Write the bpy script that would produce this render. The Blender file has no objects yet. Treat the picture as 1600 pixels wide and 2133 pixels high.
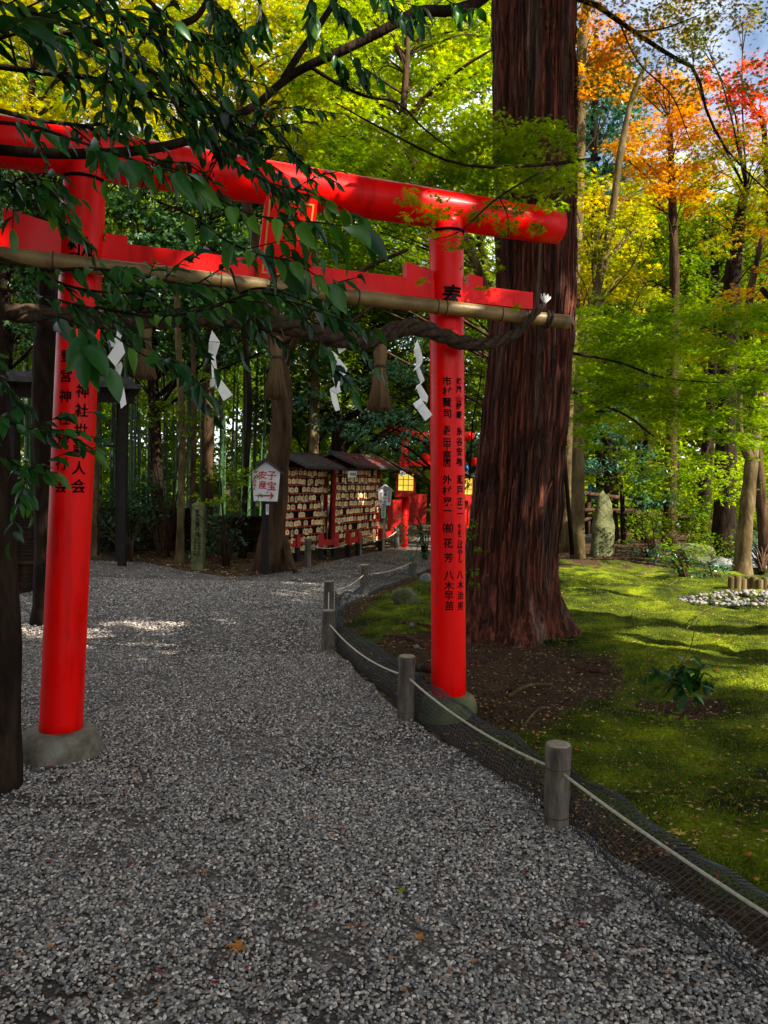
import bpy, bmesh, math, random
import numpy as np
from math import sin, cos, pi, atan, sqrt, radians, atan2, exp

# ------------------------------------------------------------------ camera, world, sun, exposure
scene = bpy.context.scene
COL = scene.collection
rng = np.random.default_rng(11)
random.seed(11)

EYE = np.array([0.0, 0.0, 1.6])
FPX = 1602.0
ROLL = radians(1.3)
PITCH = atan(61.5 / FPX)
def _Rx(a): return np.array([[1, 0, 0], [0, cos(a), -sin(a)], [0, sin(a), cos(a)]])
def _Rz(a): return np.array([[cos(a), -sin(a), 0], [sin(a), cos(a), 0], [0, 0, 1]])
CAM_R = _Rx(pi / 2 - PITCH) @ _Rz(ROLL)
cam_data = bpy.data.cameras.new('camera')
cam_data.sensor_fit = 'VERTICAL'
cam_data.sensor_height = 36.0
cam_data.lens = 36.0 * FPX / 2133.0
cam_data.clip_start = 0.05
cam_data.clip_end = 2000
cam = bpy.data.objects.new('camera', cam_data)
COL.objects.link(cam)
from mathutils import Matrix, Vector
cam.matrix_world = Matrix.Translation(Vector(EYE)) @ Matrix(CAM_R.tolist()).to_4x4()
scene.camera = cam

SUN_DIR = np.array([0.62, -0.42, 0.66]); SUN_DIR /= np.linalg.norm(SUN_DIR)
sun_elev = math.asin(SUN_DIR[2]); sun_az = atan2(SUN_DIR[0], SUN_DIR[1])
world = bpy.data.worlds.new('World'); scene.world = world
world.use_nodes = True
wn = world.node_tree.nodes; wl = world.node_tree.links
bg = wn['Background']
sky = wn.new('ShaderNodeTexSky'); sky.sky_type = 'NISHITA'; sky.sun_disc = False
sky.sun_elevation = sun_elev; sky.sun_rotation = sun_az
tc = wn.new('ShaderNodeTexCoord'); nz = wn.new('ShaderNodeTexNoise')
nz.inputs['Scale'].default_value = 3.2; nz.inputs['Detail'].default_value = 6
rp = wn.new('ShaderNodeValToRGB')
rp.color_ramp.elements[0].position = 0.36; rp.color_ramp.elements[1].position = 0.56
mx = wn.new('ShaderNodeMix'); mx.data_type = 'RGBA'
wl.new(tc.outputs['Generated'], nz.inputs['Vector']); wl.new(nz.outputs['Fac'], rp.inputs['Fac'])
wl.new(rp.outputs['Color'], mx.inputs[0]); wl.new(sky.outputs['Color'], mx.inputs[6])
mx.inputs[7].default_value = (9.0, 9.4, 10.0, 1)
wl.new(mx.outputs[2], bg.inputs['Color'])
bg.inputs['Strength'].default_value = 0.072
sun_data = bpy.data.lights.new('sun', 'SUN')
sun_data.energy = 5.0; sun_data.angle = radians(0.5); sun_data.color = (1.0, 0.93, 0.80)
sun = bpy.data.objects.new('sun', sun_data); COL.objects.link(sun)
sun.rotation_euler = Vector(SUN_DIR).to_track_quat('Z', 'Y').to_euler()
sun.location = (8, -6, 14)
scene.view_settings.view_transform = 'Standard'
scene.view_settings.look = 'None'
scene.view_settings.exposure = 1.55
scene.view_settings.gamma = 1.0
scene.cycles.max_bounces = 6
scene.cycles.diffuse_bounces = 3
scene.cycles.glossy_bounces = 2
scene.cycles.transmission_bounces = 4
scene.cycles.transparent_max_bounces = 4
scene.cycles.sample_clamp_indirect = 6.0

# ------------------------------------------------------------------ measuring helpers
def ray(x, y): return CAM_R @ np.array([(x - 800) / FPX, -(y - 1066.5) / FPX, -1.0])
def G(x, y, z=0.0):
    r = ray(x, y); t = (z - EYE[2]) / r[2]; return EYE + t * r
def P(x, y, d):
    r = ray(x, y); return EYE + r * (d / r[1])
def mpp(d): return d / FPX       # metres per photograph pixel at depth d

# ------------------------------------------------------------------ mesh helpers
def unit(v):
    v = np.asarray(v, float); return v / (np.linalg.norm(v) + 1e-12)

class MB:
    def __init__(s): s.V = []; s.F = []; s.n = 0
    def add(s, V, *Fs):
        V = np.asarray(V, float).reshape(-1, 3)
        for F in Fs:
            F = np.asarray(F, int)
            if F.size: s.F.append(F + s.n)
        s.V.append(V); s.n += len(V); return s
    def addpoly(s, V, polys):
        V = np.asarray(V, float).reshape(-1, 3)
        by = {}
        for p in polys: by.setdefault(len(p), []).append(p)
        return s.add(V, *[np.array(v) for v in by.values()])
    def box(s, c, size, R=None, taper=1.0):
        h = np.array(size, float) / 2
        sg = np.array([[-1,-1,-1],[1,-1,-1],[1,1,-1],[-1,1,-1],[-1,-1,1],[1,-1,1],[1,1,1],[-1,1,1]], float)
        v = sg * h
        v[4:, :2] *= taper
        if R is not None: v = v @ np.asarray(R).T
        return s.add(v + np.asarray(c), [[0,3,2,1],[4,5,6,7],[0,1,5,4],[1,2,6,5],[2,3,7,6],[3,0,4,7]])
    def tube(s, path, radii, seg=8, cap=True):
        path = np.asarray(path, float); m = len(path)
        radii = np.full(m, radii, float) if np.isscalar(radii) else np.asarray(radii, float)
        tan = np.gradient(path, axis=0); tan /= (np.linalg.norm(tan, axis=1, keepdims=True) + 1e-12)
        ref = np.array([0, 0, 1.0]) if abs(tan[0][2]) < 0.9 else np.array([1.0, 0, 0])
        u = unit(np.cross(tan[0], ref)); us = []
        for t in tan:
            u = unit(u - t * np.dot(u, t)); us.append(u)
        us = np.array(us); vs = np.cross(tan, us)
        ang = np.arange(seg) * 2 * pi / seg
        V = path[:, None, :] + radii[:, None, None] * (np.cos(ang)[None, :, None] * us[:, None, :] + np.sin(ang)[None, :, None] * vs[:, None, :])
        i = np.arange(m - 1)[:, None] * seg; j = np.arange(seg)[None, :]; k = (j + 1) % seg
        F = np.stack([i + j, i + k, i + seg + k, i + seg + j], -1).reshape(-1, 4)
        V = V.reshape(-1, 3)
        if cap:
            n = len(V); V = np.vstack([V, path[:1], path[-1:]])
            a = np.arange(seg); b = (a + 1) % seg
            T1 = np.stack([b, a, np.full(seg, n)], -1); o = (m - 1) * seg
            T2 = np.stack([o + a, o + b, np.full(seg, n + 1)], -1)
            return s.add(V, F, np.vstack([T1, T2]))
        return s.add(V, F)
    def lathe(s, prof, seg=24, c=(0, 0, 0)):
        return s.tube([(c[0], c[1], c[2] + z) for r, z in prof], [r for r, z in prof], seg) if False else s._lathe(prof, seg, c)
    def _lathe(s, prof, seg, c):
        ang = np.arange(seg) * 2 * pi / seg; m = len(prof)
        V = np.array([[c[0] + r * cos(a), c[1] + r * sin(a), c[2] + z] for r, z in prof for a in ang])
        i = np.arange(m - 1)[:, None] * seg; j = np.arange(seg)[None, :]; k = (j + 1) % seg
        F = np.stack([i + j, i + k, i + seg + k, i + seg + j], -1).reshape(-1, 4)
        return s.add(V, F)
    def prism(s, poly, th, o, r, u):
        """flat outline (2-D list) extruded: face at o facing r x u, thickness th behind"""
        o = np.asarray(o, float); r = unit(r); u = unit(u); nn = np.cross(r, u)
        p = np.array(poly, float); n = len(p)
        f = o + p[:, :1] * r + p[:, 1:] * u
        b = f - nn * th
        polys = [list(range(n)), list(range(2 * n - 1, n - 1, -1))] + [[i, n + i, n + (i + 1) % n, (i + 1) % n] for i in range(n)]
        return s.addpoly(np.vstack([f, b]), polys)
    def grid(s, V, nu, nv):
        i = np.arange(nu - 1)[:, None] * nv; j = np.arange(nv - 1)[None, :]
        F = np.stack([i + j, i + nv + j, i + nv + j + 1, i + j + 1], -1).reshape(-1, 4)
        return s.add(V, F)
    def mesh(s, name, off=(0, 0, 0), smooth=True):
        me = bpy.data.meshes.new(name)
        V = np.vstack(s.V) - np.asarray(off)
        me.vertices.add(len(V)); me.vertices.foreach_set('co', V.astype(np.float32).ravel())
        loops = np.concatenate([f.ravel() for f in s.F]); sizes = np.concatenate([np.full(len(f), f.shape[1]) for f in s.F])
        st = np.concatenate([[0], np.cumsum(sizes)[:-1]])
        me.loops.add(len(loops)); me.loops.foreach_set('vertex_index', loops.astype(np.int32))
        me.polygons.add(len(sizes)); me.polygons.foreach_set('loop_start', st.astype(np.int32))
        me.polygons.foreach_set('use_smooth', np.full(len(sizes), smooth))
        me.update(calc_edges=True); me.validate()
        return me
    def build(s, name, mat, parent=None, smooth=True, loc=None, off=None):
        base = wloc(parent) if parent is not None else (np.asarray(loc, float) if loc is not None else np.zeros(3))
        me = s.mesh(name, base if off is None else off, smooth)
        me.materials.append(mat)
        o = bpy.data.objects.new(name, me); COL.objects.link(o)
        if parent is not None: o.parent = parent
        else: o.location = base
        return o

def wloc(o):
    p = np.zeros(3)
    while o is not None:
        p += np.array(o.location); o = o.parent
    return p
def tag(o, label=None, cat=None, group=None, kind=None):
    if label: o['label'] = label
    if cat: o['category'] = cat
    if group: o['group'] = group
    if kind: o['kind'] = kind
    return o
def thing(name, loc, label, cat, group=None):
    o = bpy.data.objects.new(name, None); COL.objects.link(o)
    o.location = tuple(float(v) for v in loc); o.empty_display_size = 0.1
    return tag(o, label, cat, group)
def dup(o, loc, rz=0.0, label=None, scale=None, group=None):
    c = o.copy(); COL.objects.link(c); c.location = tuple(float(v) for v in loc); c.rotation_euler = (0, 0, rz)
    if scale is not None: c.scale = (scale,) * 3
    if label: c['label'] = label
    if group: c['group'] = group
    for ch in list(o.children):
        d = ch.copy(); COL.objects.link(d); d.parent = c
        for g in list(ch.children):
            e = g.copy(); COL.objects.link(e); e.parent = d
    return c
def smoothpath(pts, n=24):
    """Catmull-Rom through points"""
    p = np.asarray(pts, float); m = len(p)
    if m < 3: return np.array([p[0] + (p[-1] - p[0]) * t for t in np.linspace(0, 1, n)])
    q = np.vstack([2 * p[0] - p[1], p, 2 * p[-1] - p[-2]])
    out = []
    for t in np.linspace(0, m - 1 - 1e-9, n):
        i = int(t); f = t - i; a, b, c, d = q[i], q[i + 1], q[i + 2], q[i + 3]
        out.append(0.5 * ((2 * b) + (c - a) * f + (2 * a - 5 * b + 4 * c - d) * f * f + (3 * b - a - 3 * c + d) * f ** 3))
    return np.array(out)
def vnoise(x, y, seed=0):
    """smooth 2-D value noise, arrays in, -1..1 out"""
    xi = np.floor(x).astype(np.int64); yi = np.floor(y).astype(np.int64); fx = x - xi; fy = y - yi
    fx = fx * fx * (3 - 2 * fx); fy = fy * fy * (3 - 2 * fy)
    def h(a, b):
        v = (a * 374761393 + b * 668265263 + seed * 974711) & 0x7fffffff
        v = ((v ^ (v >> 13)) * 1274126177) & 0x7fffffff
        return ((v ^ (v >> 16)) & 0xffff) / 32767.5 - 1
    return (h(xi, yi) * (1 - fx) + h(xi + 1, yi) * fx) * (1 - fy) + (h(xi, yi + 1) * (1 - fx) + h(xi + 1, yi + 1) * fx) * fy

# ------------------------------------------------------------------ materials
def new_mat(name):
    m = bpy.data.materials.new(name); m.use_nodes = True
    nt = m.node_tree; return m, nt.nodes, nt.links, nt.nodes['Principled BSDF']
def ramp(N, cols, pos=None, interp='LINEAR'):
    r = N.new('ShaderNodeValToRGB'); cr = r.color_ramp; cr.interpolation = interp
    n = len(cols); pos = pos or [i / max(1, n - 1) for i in range(n)]
    while len(cr.elements) < n: cr.elements.new(0.5)
    for i, c in enumerate(cols):
        cr.elements[i].position = pos[i]; cr.elements[i].color = tuple(c) + (1,)
    return r
def surf(name, cols, scale=8.0, rough=0.7, bump=0.3, bscale=40.0, stretch=(1, 1, 1), spec=0.3, coat=0.0, pos=None, detail=8, rand=0.0, bdist=0.01, coords='Object', rvar=0.0):
    m, N, L, b = new_mat(name)
    tc = N.new('ShaderNodeTexCoord'); mp = N.new('ShaderNodeMapping'); mp.inputs['Scale'].default_value = stretch
    L.new(tc.outputs[coords], mp.inputs['Vector'])
    n1 = N.new('ShaderNodeTexNoise'); n1.inputs['Scale'].default_value = scale; n1.inputs['Detail'].default_value = detail
    n1.inputs['Roughness'].default_value = 0.65
    L.new(mp.outputs[0], n1.inputs['Vector'])
    r = ramp(N, cols, pos or [0.3 + 0.4 * i / max(1, len(cols) - 1) for i in range(len(cols))])
    L.new(n1.outputs['Fac'], r.inputs[0])
    out = r.outputs[0]
    if rand:
        oi = N.new('ShaderNodeObjectInfo'); hs = N.new('ShaderNodeHueSaturation')
        mr = N.new('ShaderNodeMapRange'); mr.inputs[3].default_value = 1 - rand; mr.inputs[4].default_value = 1 + rand
        L.new(oi.outputs['Random'], mr.inputs[0]); L.new(mr.outputs[0], hs.inputs['Value']); L.new(out, hs.inputs['Color']); out = hs.outputs[0]
    L.new(out, b.inputs['Base Color'])
    b.inputs['Roughness'].default_value = rough; b.inputs['Specular IOR Level'].default_value = spec
    if rvar:
        n3 = N.new('ShaderNodeTexNoise'); n3.inputs['Scale'].default_value = 3.5; n3.inputs['Detail'].default_value = 7; L.new(tc.outputs[coords], n3.inputs['Vector'])
        m3 = N.new('ShaderNodeMapRange'); m3.inputs[1].default_value = .35; m3.inputs[2].default_value = .65; m3.inputs[3].default_value = rough - rvar * .5; m3.inputs[4].default_value = rough + rvar
        L.new(n3.outputs['Fac'], m3.inputs[0]); L.new(m3.outputs[0], b.inputs['Roughness'])
    b.inputs['Coat Weight'].default_value = coat; b.inputs['Coat Roughness'].default_value = 0.15
    if bump:
        n2 = N.new('ShaderNodeTexNoise'); n2.inputs['Scale'].default_value = bscale; n2.inputs['Detail'].default_value = 6
        L.new(mp.outputs[0], n2.inputs['Vector'])
        bp = N.new('ShaderNodeBump'); bp.inputs['Strength'].default_value = bump; bp.inputs['Distance'].default_value = bdist
        L.new(n2.outputs['Fac'], bp.inputs['Height']); L.new(bp.outputs[0], b.inputs['Normal'])
    return m
def leafmat(name, cols, trans=0.4, rough=0.45, spec=0.35, patch=1.2):
    m, N, L, b = new_mat(name)
    g = N.new('ShaderNodeNewGeometry'); tc = N.new('ShaderNodeTexCoord')
    nz = N.new('ShaderNodeTexNoise'); nz.inputs['Scale'].default_value = patch; nz.inputs['Detail'].default_value = 3
    L.new(tc.outputs['Object'], nz.inputs['Vector'])
    ma = N.new('ShaderNodeMath'); ma.operation = 'MULTIPLY_ADD'; ma.inputs[1].default_value = 0.5
    L.new(g.outputs['Random Per Island'], ma.inputs[0])
    mb = N.new('ShaderNodeMath'); mb.operation = 'MULTIPLY_ADD'; mb.inputs[1].default_value = 1.6; mb.inputs[2].default_value = -0.55
    L.new(nz.outputs['Fac'], mb.inputs[0]); L.new(mb.outputs[0], ma.inputs[2])
    r = ramp(N, cols); L.new(ma.outputs[0], r.inputs[0])
    L.new(r.outputs[0], b.inputs['Base Color']); b.inputs['Roughness'].default_value = rough
    b.inputs['Specular IOR Level'].default_value = spec
    t = N.new('ShaderNodeBsdfTranslucent'); hs = N.new('ShaderNodeHueSaturation'); hs.inputs['Saturation'].default_value = 1.1; hs.inputs['Value'].default_value = 1.5
    L.new(r.outputs[0], hs.inputs['Color']); L.new(hs.outputs[0], t.inputs['Color'])
    ms = N.new('ShaderNodeMixShader'); ms.inputs[0].default_value = trans
    L.new(b.outputs[0], ms.inputs[1]); L.new(t.outputs[0], ms.inputs[2])
    L.new(ms.outputs[0], N['Material Output'].inputs['Surface'])
    return m

M = {}
M['red'] = surf('vermilion_paint', [(0.44, 0.002, 0.001), (0.80, 0.002, 0.0008), (0.90, 0.003, 0.001)], 5.0, 0.36, 0.12, 90, stretch=(1, 1, .12), pos=[.34, .46, .7], rvar=.22, spec=0.14, coat=0.05)
M['red_old'] = surf('weathered_red_paint', [(0.26, 0.010, 0.006), (0.50, 0.016, 0.008)], 6.0, 0.5, 0.2, 60)
M['ink'] = surf('black_ink', [(0.003, 0.0025, 0.0025), (0.006, 0.005, 0.005)], 20, 0.8, 0, spec=.05)
M['redink'] = surf('red_ink', [(0.45, 0.006, 0.006), (0.55, 0.01, 0.01)], 20, 0.5, 0)
M['gold'] = surf('gold_paint', [(0.45, 0.20, 0.03), (0.6, 0.30, 0.05)], 20, 0.4, 0)
M['stone'] = surf('footing_stone', [(0.05, 0.045, 0.02), (0.14, 0.125, 0.085), (0.22, 0.20, 0.16)], 9, 0.85, 0.5, 70)
M['mossstone'] = surf('mossy_stone', [(0.04, 0.05, 0.012), (0.10, 0.105, 0.04), (0.20, 0.19, 0.09)], 5, 0.9, 0.7, 30, bdist=0.03)
M['rock'] = surf('grey_rock', [(0.05, 0.06, 0.04), (0.16, 0.16, 0.14), (0.26, 0.25, 0.23)], 6, 0.85, 0.7, 25, bdist=0.03)
M['bamboopole'] = surf('dried_bamboo', [(0.07, 0.042, 0.013), (0.20, 0.13, 0.042), (0.29, 0.20, 0.07)], 5, 0.45, 0.2, 50, stretch=(1, 1, 1), spec=0.4)
M['dark'] = surf('dark_node_line', [(0.03, 0.02, 0.01), (0.05, 0.03, 0.015)], 10, 0.7, 0)
M['rope'] = surf('straw_rope', [(0.010, 0.006, 0.003), (0.038, 0.022, 0.011), (0.08, 0.048, 0.024)], 30, 0.9, 0.9, 90, bdist=0.01)
M['straw'] = surf('straw', [(0.03, 0.016, 0.007), (0.12, 0.07, 0.027), (0.22, 0.14, 0.06)], 14, 0.85, 0.5, 90, stretch=(1, 1, 0.08))
M['paper'] = surf('white_paper', [(0.74, 0.74, 0.68), (0.86, 0.86, 0.82)], 6, 0.7, 0.05, 40)
M['white'] = surf('white_board', [(0.60, 0.62, 0.60), (0.76, 0.77, 0.76)], 5, 0.6, 0.05, 60)
M['post'] = surf('weathered_post', [(0.022, 0.016, 0.011), (0.10, 0.08, 0.058), (0.19, 0.165, 0.13)], 14, 0.85, 1.0, 60, stretch=(1, 1, 0.25), rand=0.18)
M['posttop'] = surf('cut_post_top', [(0.20, 0.155, 0.10), (0.38, 0.31, 0.22)], 25, 0.8, 0.5, 60)
M['cord'] = surf('pale_rope', [(0.36, 0.31, 0.22), (0.58, 0.52, 0.40)], 60, 0.8, 0.5, 200)
M['net'] = surf('black_netting', [(0.016, 0.019, 0.019), (0.032, 0.037, 0.037)], 10, 0.4, 0, spec=.5)
M['cedar'] = None
M['bark'] = surf('brown_bark', [(0.012, 0.007, 0.004), (0.05, 0.028, 0.014), (0.10, 0.06, 0.03)], 7, 0.9, 1.0, 22, stretch=(1, 1, 0.22), bdist=0.03, spec=.08)
M['barkpale'] = surf('pale_bark', [(0.03, 0.02, 0.008), (0.095, 0.065, 0.026), (0.20, 0.15, 0.075)], 6, 0.85, 0.6, 25, stretch=(1, 1, 0.4), bdist=0.02, spec=.1)
M['barkdark'] = surf('dark_bark', [(0.005, 0.003, 0.002), (0.018, 0.011, 0.007), (0.04, 0.025, 0.015)], 8, 0.9, 1.0, 20, stretch=(1, 1, 0.3), bdist=0.03, spec=.06)
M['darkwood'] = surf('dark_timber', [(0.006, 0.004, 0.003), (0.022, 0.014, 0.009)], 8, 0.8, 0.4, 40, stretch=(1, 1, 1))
M['bamboo'] = surf('green_bamboo', [(0.008, 0.022, 0.009), (0.03, 0.075, 0.024), (0.09, 0.15, 0.05)], 1.6, 0.4, 0.05, 20, stretch=(1, 1, 0.3), rand=0.5, spec=0.5)
M['roof'] = surf('dark_roof_bark', [(0.02, 0.018, 0.018), (0.07, 0.06, 0.06)], 12, 0.75, 0.5, 40)
M['ema'] = surf('pale_tablet_wood', [(0.52, 0.34, 0.13), (0.88, 0.66, 0.34)], 3, 0.7, 0.1, 40, rand=0.28)
M['soil'] = surf('dark_soil', [(0.016, 0.010, 0.006), (0.045, 0.028, 0.016), (0.09, 0.055, 0.03)], 2.2, 0.95, 1.0, 14, bdist=0.06, detail=12)
M['cloth'] = surf('blue_cloth', [(0.02, 0.12, 0.28), (0.05, 0.22, 0.45)], 6, 0.7, 0.2, 20)
M['wire'] = surf('metal_label', [(0.3, 0.3, 0.3), (0.4, 0.4, 0.4)], 6, 0.5, 0)
M['grey'] = surf('grey_metal', [(0.10, 0.12, 0.14), (0.16, 0.18, 0.2)], 6, 0.5, 0)
M['path'] = surf('far_path', [(0.14, 0.13, 0.15), (0.25, 0.24, 0.27)], 3, 0.9, 0.3, 40)
# foliage
M['l_yellow'] = leafmat('yellow_green_maple', [(0.09, 0.13, 0.002), (0.24, 0.27, 0.002), (0.44, 0.37, 0.002), (0.50, 0.27, 0.002)], 0.5, spec=.12)
M['l_green'] = leafmat('green_maple', [(0.025, 0.065, 0.003), (0.07, 0.14, 0.003), (0.15, 0.23, 0.004), (0.28, 0.32, 0.005)], 0.45, spec=.12)
M['l_green_sunlit'] = leafmat('sunlit_green_maple', [(0.06, 0.125, 0.003), (0.14, 0.24, 0.003), (0.28, 0.37, 0.004), (0.46, 0.48, 0.006)], 0.58, spec=.1)  # brighter copy of the green maple, sunlight put into the leaf colour
M['l_lime'] = leafmat('lime_leaves', [(0.07, 0.14, 0.004), (0.18, 0.27, 0.004), (0.34, 0.40, 0.006), (0.52, 0.48, 0.01)], 0.5, spec=.12)
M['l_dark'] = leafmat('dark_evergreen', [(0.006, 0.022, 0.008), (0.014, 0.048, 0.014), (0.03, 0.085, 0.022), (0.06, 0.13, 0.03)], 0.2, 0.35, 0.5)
M['l_teal'] = leafmat('glossy_evergreen', [(0.010, 0.045, 0.022), (0.024, 0.095, 0.045), (0.05, 0.16, 0.08), (0.10, 0.24, 0.14)], 0.25, 0.3, 0.6)
M['l_orange'] = leafmat('orange_maple', [(0.26, 0.07, 0.002), (0.50, 0.17, 0.002), (0.60, 0.28, 0.003), (0.40, 0.32, 0.003)], 0.5, spec=.08)
M['l_red'] = leafmat('red_maple', [(0.16, 0.004, 0.002), (0.36, 0.008, 0.002), (0.52, 0.05, 0.002), (0.50, 0.17, 0.002)], 0.5, spec=.08)
M['l_mix'] = leafmat('turning_maple', [(0.03, 0.07, 0.003), (0.10, 0.15, 0.003), (0.30, 0.21, 0.003), (0.48, 0.16, 0.003)], 0.45, spec=.1)
M['l_broad'] = leafmat('broad_glossy_leaves', [(0.003, 0.014, 0.004), (0.007, 0.036, 0.008), (0.020, 0.09, 0.010), (0.09, 0.20, 0.014)], 0.28, 0.33, 0.3, patch=2)

# ------------------------------------------------------------------ leaves
def _maple(lobes=7):
    angs = {7: [-118, -78, -38, 0, 38, 78, 118], 5: [-95, -47, 0, 47, 95]}[lobes]
    lens = {7: [.42, .72, .92, 1, .92, .72, .42], 5: [.6, .88, 1, .88, .6]}[lobes]
    nt = [angs[0] - 28] + [(angs[i] + angs[i + 1]) / 2 for i in range(lobes - 1)] + [angs[-1] + 28]
    V = [[0, 0.02, 0]]
    for i, a in enumerate(nt):
        r = 0.12 if i in (0, lobes) else 0.30
        V.append([r * sin(radians(a)), r * cos(radians(a)), 0.0])
    for a, l in zip(angs, lens): V.append([l * sin(radians(a)), l * cos(radians(a)), -0.10 * l])
    F = [[0, 2 + i, lobes + 2 + i, 1 + i] for i in range(lobes)]
    V = np.array(V); V *= 0.62
    return V, [np.array(F)]
def _broad():
    ts = [0, .12, .35, .62, .84, 1]; ws = [.012, .14, .235, .215, .11, .004]
    V = []
    for t, w in zip(ts, ws):
        z = -0.22 * t * t
        V += [[-w, t, z + w * .35], [0, t, z], [w, t, z + w * .35]]
    F = []
    for i in range(5):
        for j in range(2): F.append([3 * i + j, 3 * i + j + 1, 3 * i + j + 4, 3 * i + j + 3])
    return np.array(V), [np.array(F)]
def _broad2():
    V, F = _broad(); V = V.copy(); V[:, 0] *= .78; V[:, 2] = V[:, 2] * .3 - .30 * np.clip(V[:, 1] - .3, 0, 1) ** 1.3 + .5 * np.abs(V[:, 0]); V[:, 0] += .10 * np.sin(V[:, 1] * 2.6); return V, F
T_MAPLE7 = _maple(7); T_MAPLE5 = _maple(5); T_BROAD = _broad(); T_BROAD2 = _broad2()
T_SIMPLE = (np.array([[0, 0, 0], [.24, .42, .05], [0, 1, -.08], [-.24, .42, .05]]), [np.array([[0, 1, 2], [0, 2, 3]])])
T_CROSS = (np.array([[0, -.5, 0], [.16, -.1, .02], [.5, .1, -.06], [.14, .16, .02], [0, .55, -.05], [-.14, .16, .02], [-.5, .1, -.06], [-.16, -.1, .02]]),
           [np.array([[0, 1, 7, 7][:3], [1, 2, 3], [3, 4, 5], [5, 6, 7]]), np.array([[1, 3, 5, 7]])])

def leaf_area(tmpl):
    V, Fs = tmpl; a = 0
    for F in Fs:
        for f in F:
            p = V[f]; a += .5 * abs(sum(p[i][0] * p[(i + 1) % len(p)][1] - p[(i + 1) % len(p)][0] * p[i][1] for i in range(len(p))))
    return a
def put_leaves(mb, tmpl, pos, d, nrm, size):
    V, Fs = tmpl; n = len(pos); k = len(V)
    d = d / (np.linalg.norm(d, axis=1, keepdims=True) + 1e-9)
    s = np.cross(d, nrm); s /= (np.linalg.norm(s, axis=1, keepdims=True) + 1e-9); nn = np.cross(s, d)
    W = pos[:, None, :] + size[:, None, None] * (V[None, :, 0, None] * s[:, None, :] + V[None, :, 1, None] * d[:, None, :] + V[None, :, 2, None] * nn[:, None, :])
    off = (np.arange(n) * k)[:, None, None]
    mb.add(W.reshape(-1, 3), *[(F[None] + off).reshape(-1, F.shape[1]) for F in Fs])
def rnd(n, a=-1, b=1): return rng.uniform(a, b, n)
def clump_leaves(mb, c, r, n, size, tmpl=T_CROSS, flat=0.5, subs=7, droop=0.3):
    """leaves of one clump: several small sprays inside an ellipsoid"""
    c = np.asarray(c, float); r = np.asarray(r, float) * np.ones(3)
    sub = rng.normal(size=(subs, 3)); sub /= np.linalg.norm(sub, axis=1, keepdims=True)
    sub *= rng.uniform(0.25, 1.0, (subs, 1)) ** 0.6
    w = rng.integers(0, subs, n)
    jit = rng.normal(size=(n, 3)) * np.array([0.30, 0.30, 0.30 * (1 - flat) + 0.05])
    pos = c + (sub[w] + jit) * r
    out = pos - c; out[:, 2] *= 0.3; out += rng.normal(size=(n, 3)) * 0.5 * r; 
    d = out / (np.linalg.norm(out, axis=1, keepdims=True) + 1e-9); d[:, 2] -= droop * rng.uniform(0.2, 1.5, n)
    nrm = np.stack([rnd(n) * (1.1 - flat), rnd(n) * (1.1 - flat), np.ones(n) * 0.7], 1)
    put_leaves(mb, tmpl, pos, d, nrm, size * rng.uniform(0.6, 1.3, n))

def trunk_path(pts, wob=0.0, n=26):
    p = smoothpath(pts, n)
    if wob: p[1:-1] += rng.normal(size=(n - 2, 3)) * wob
    return p
def make_tree(name, label, cat, pts, radii, bark, clumps, leaf, density, size, tmpl=T_CROSS, flat=0.5, group='trees of the wood behind the shrine path', seg=12, limbs=True, droop=0.3, flare=True, extra=None, subs=7):
    """pts: trunk world points; clumps: list of (centre, radius(3 or 1)); density = leaves per unit clump"""
    base = np.array(pts[0], float)
    t = thing(name, base, label, cat, group)
    path = trunk_path(pts, 0.0)
    rr = np.interp(np.linspace(0, 1, len(path)), np.linspace(0, 1, len(radii)), radii)
    rr = rr * (1 + 0.06 * np.sin(np.arange(len(path)) * 1.9 + base[0]))
    if flare: rr[:3] *= [1.45, 1.15, 1.05]
    mb = MB(); path[0][2] -= 0.1; mb.tube(path, rr, seg)
    mb.build('trunk', M[bark], t)
    if extra or (limbs and clumps):
        mb = MB()
        for c, r in (clumps if limbs else []):
            c = np.asarray(c, float)
            k = np.clip(np.searchsorted(path[:, 2], c[2] - 0.35 * np.linalg.norm(c - path[-1]) - 0.3), 3, len(path) - 1)
            a = path[k]; mid = (a + c) / 2 + np.array([rnd(1)[0], rnd(1)[0], 0.4]) * 0.12 * np.linalg.norm(c - a)
            r0 = min(rr[k] * 0.4, 0.012 * np.linalg.norm(c - a) + 0.004)
            mb.tube(smoothpath([a, mid, c], 9), np.linspace(r0, r0 * .3, 9), 5)
            R = np.asarray(r, float) * np.ones(3)
            for q in range(3):
                e = c + rng.normal(size=3) * R * 0.6
                mb.tube(smoothpath([mid * .4 + c * .6, (mid * .2 + c * .5 + e * .3), e], 5), np.linspace(r0 * .35, r0 * .12, 5), 4)
        for pth, r0, r1 in (extra or []):
            q = smoothpath(pth, 14); mb.tube(q, np.linspace(r0, r1, 14), 6)
        if mb.n: mb.build('branch', M[bark], t)
    if clumps:
        mb = MB()
        for c, r in clumps:
            R = np.asarray(r, float) * np.ones(3)
            n = int(density * pi * (R[0] * R[1] * R[2]) ** (2 / 3.0) / (leaf_area(tmpl) * size ** 2))   # density = mean leaf layers
            clump_leaves(mb, c, R, max(n, 12), size, tmpl, flat, subs, droop)
        mb.build('crown', M[leaf], t, smooth=False)
    return t
def C(px, py, d, rpx, ry=None, rd=None):
    """clump from photograph measure: centre, radii in metres"""
    k = mpp(d); return (P(px, py, d), (rpx * k, (rd if rd else rpx) * k, (ry if ry else rpx * .7) * k))

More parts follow.
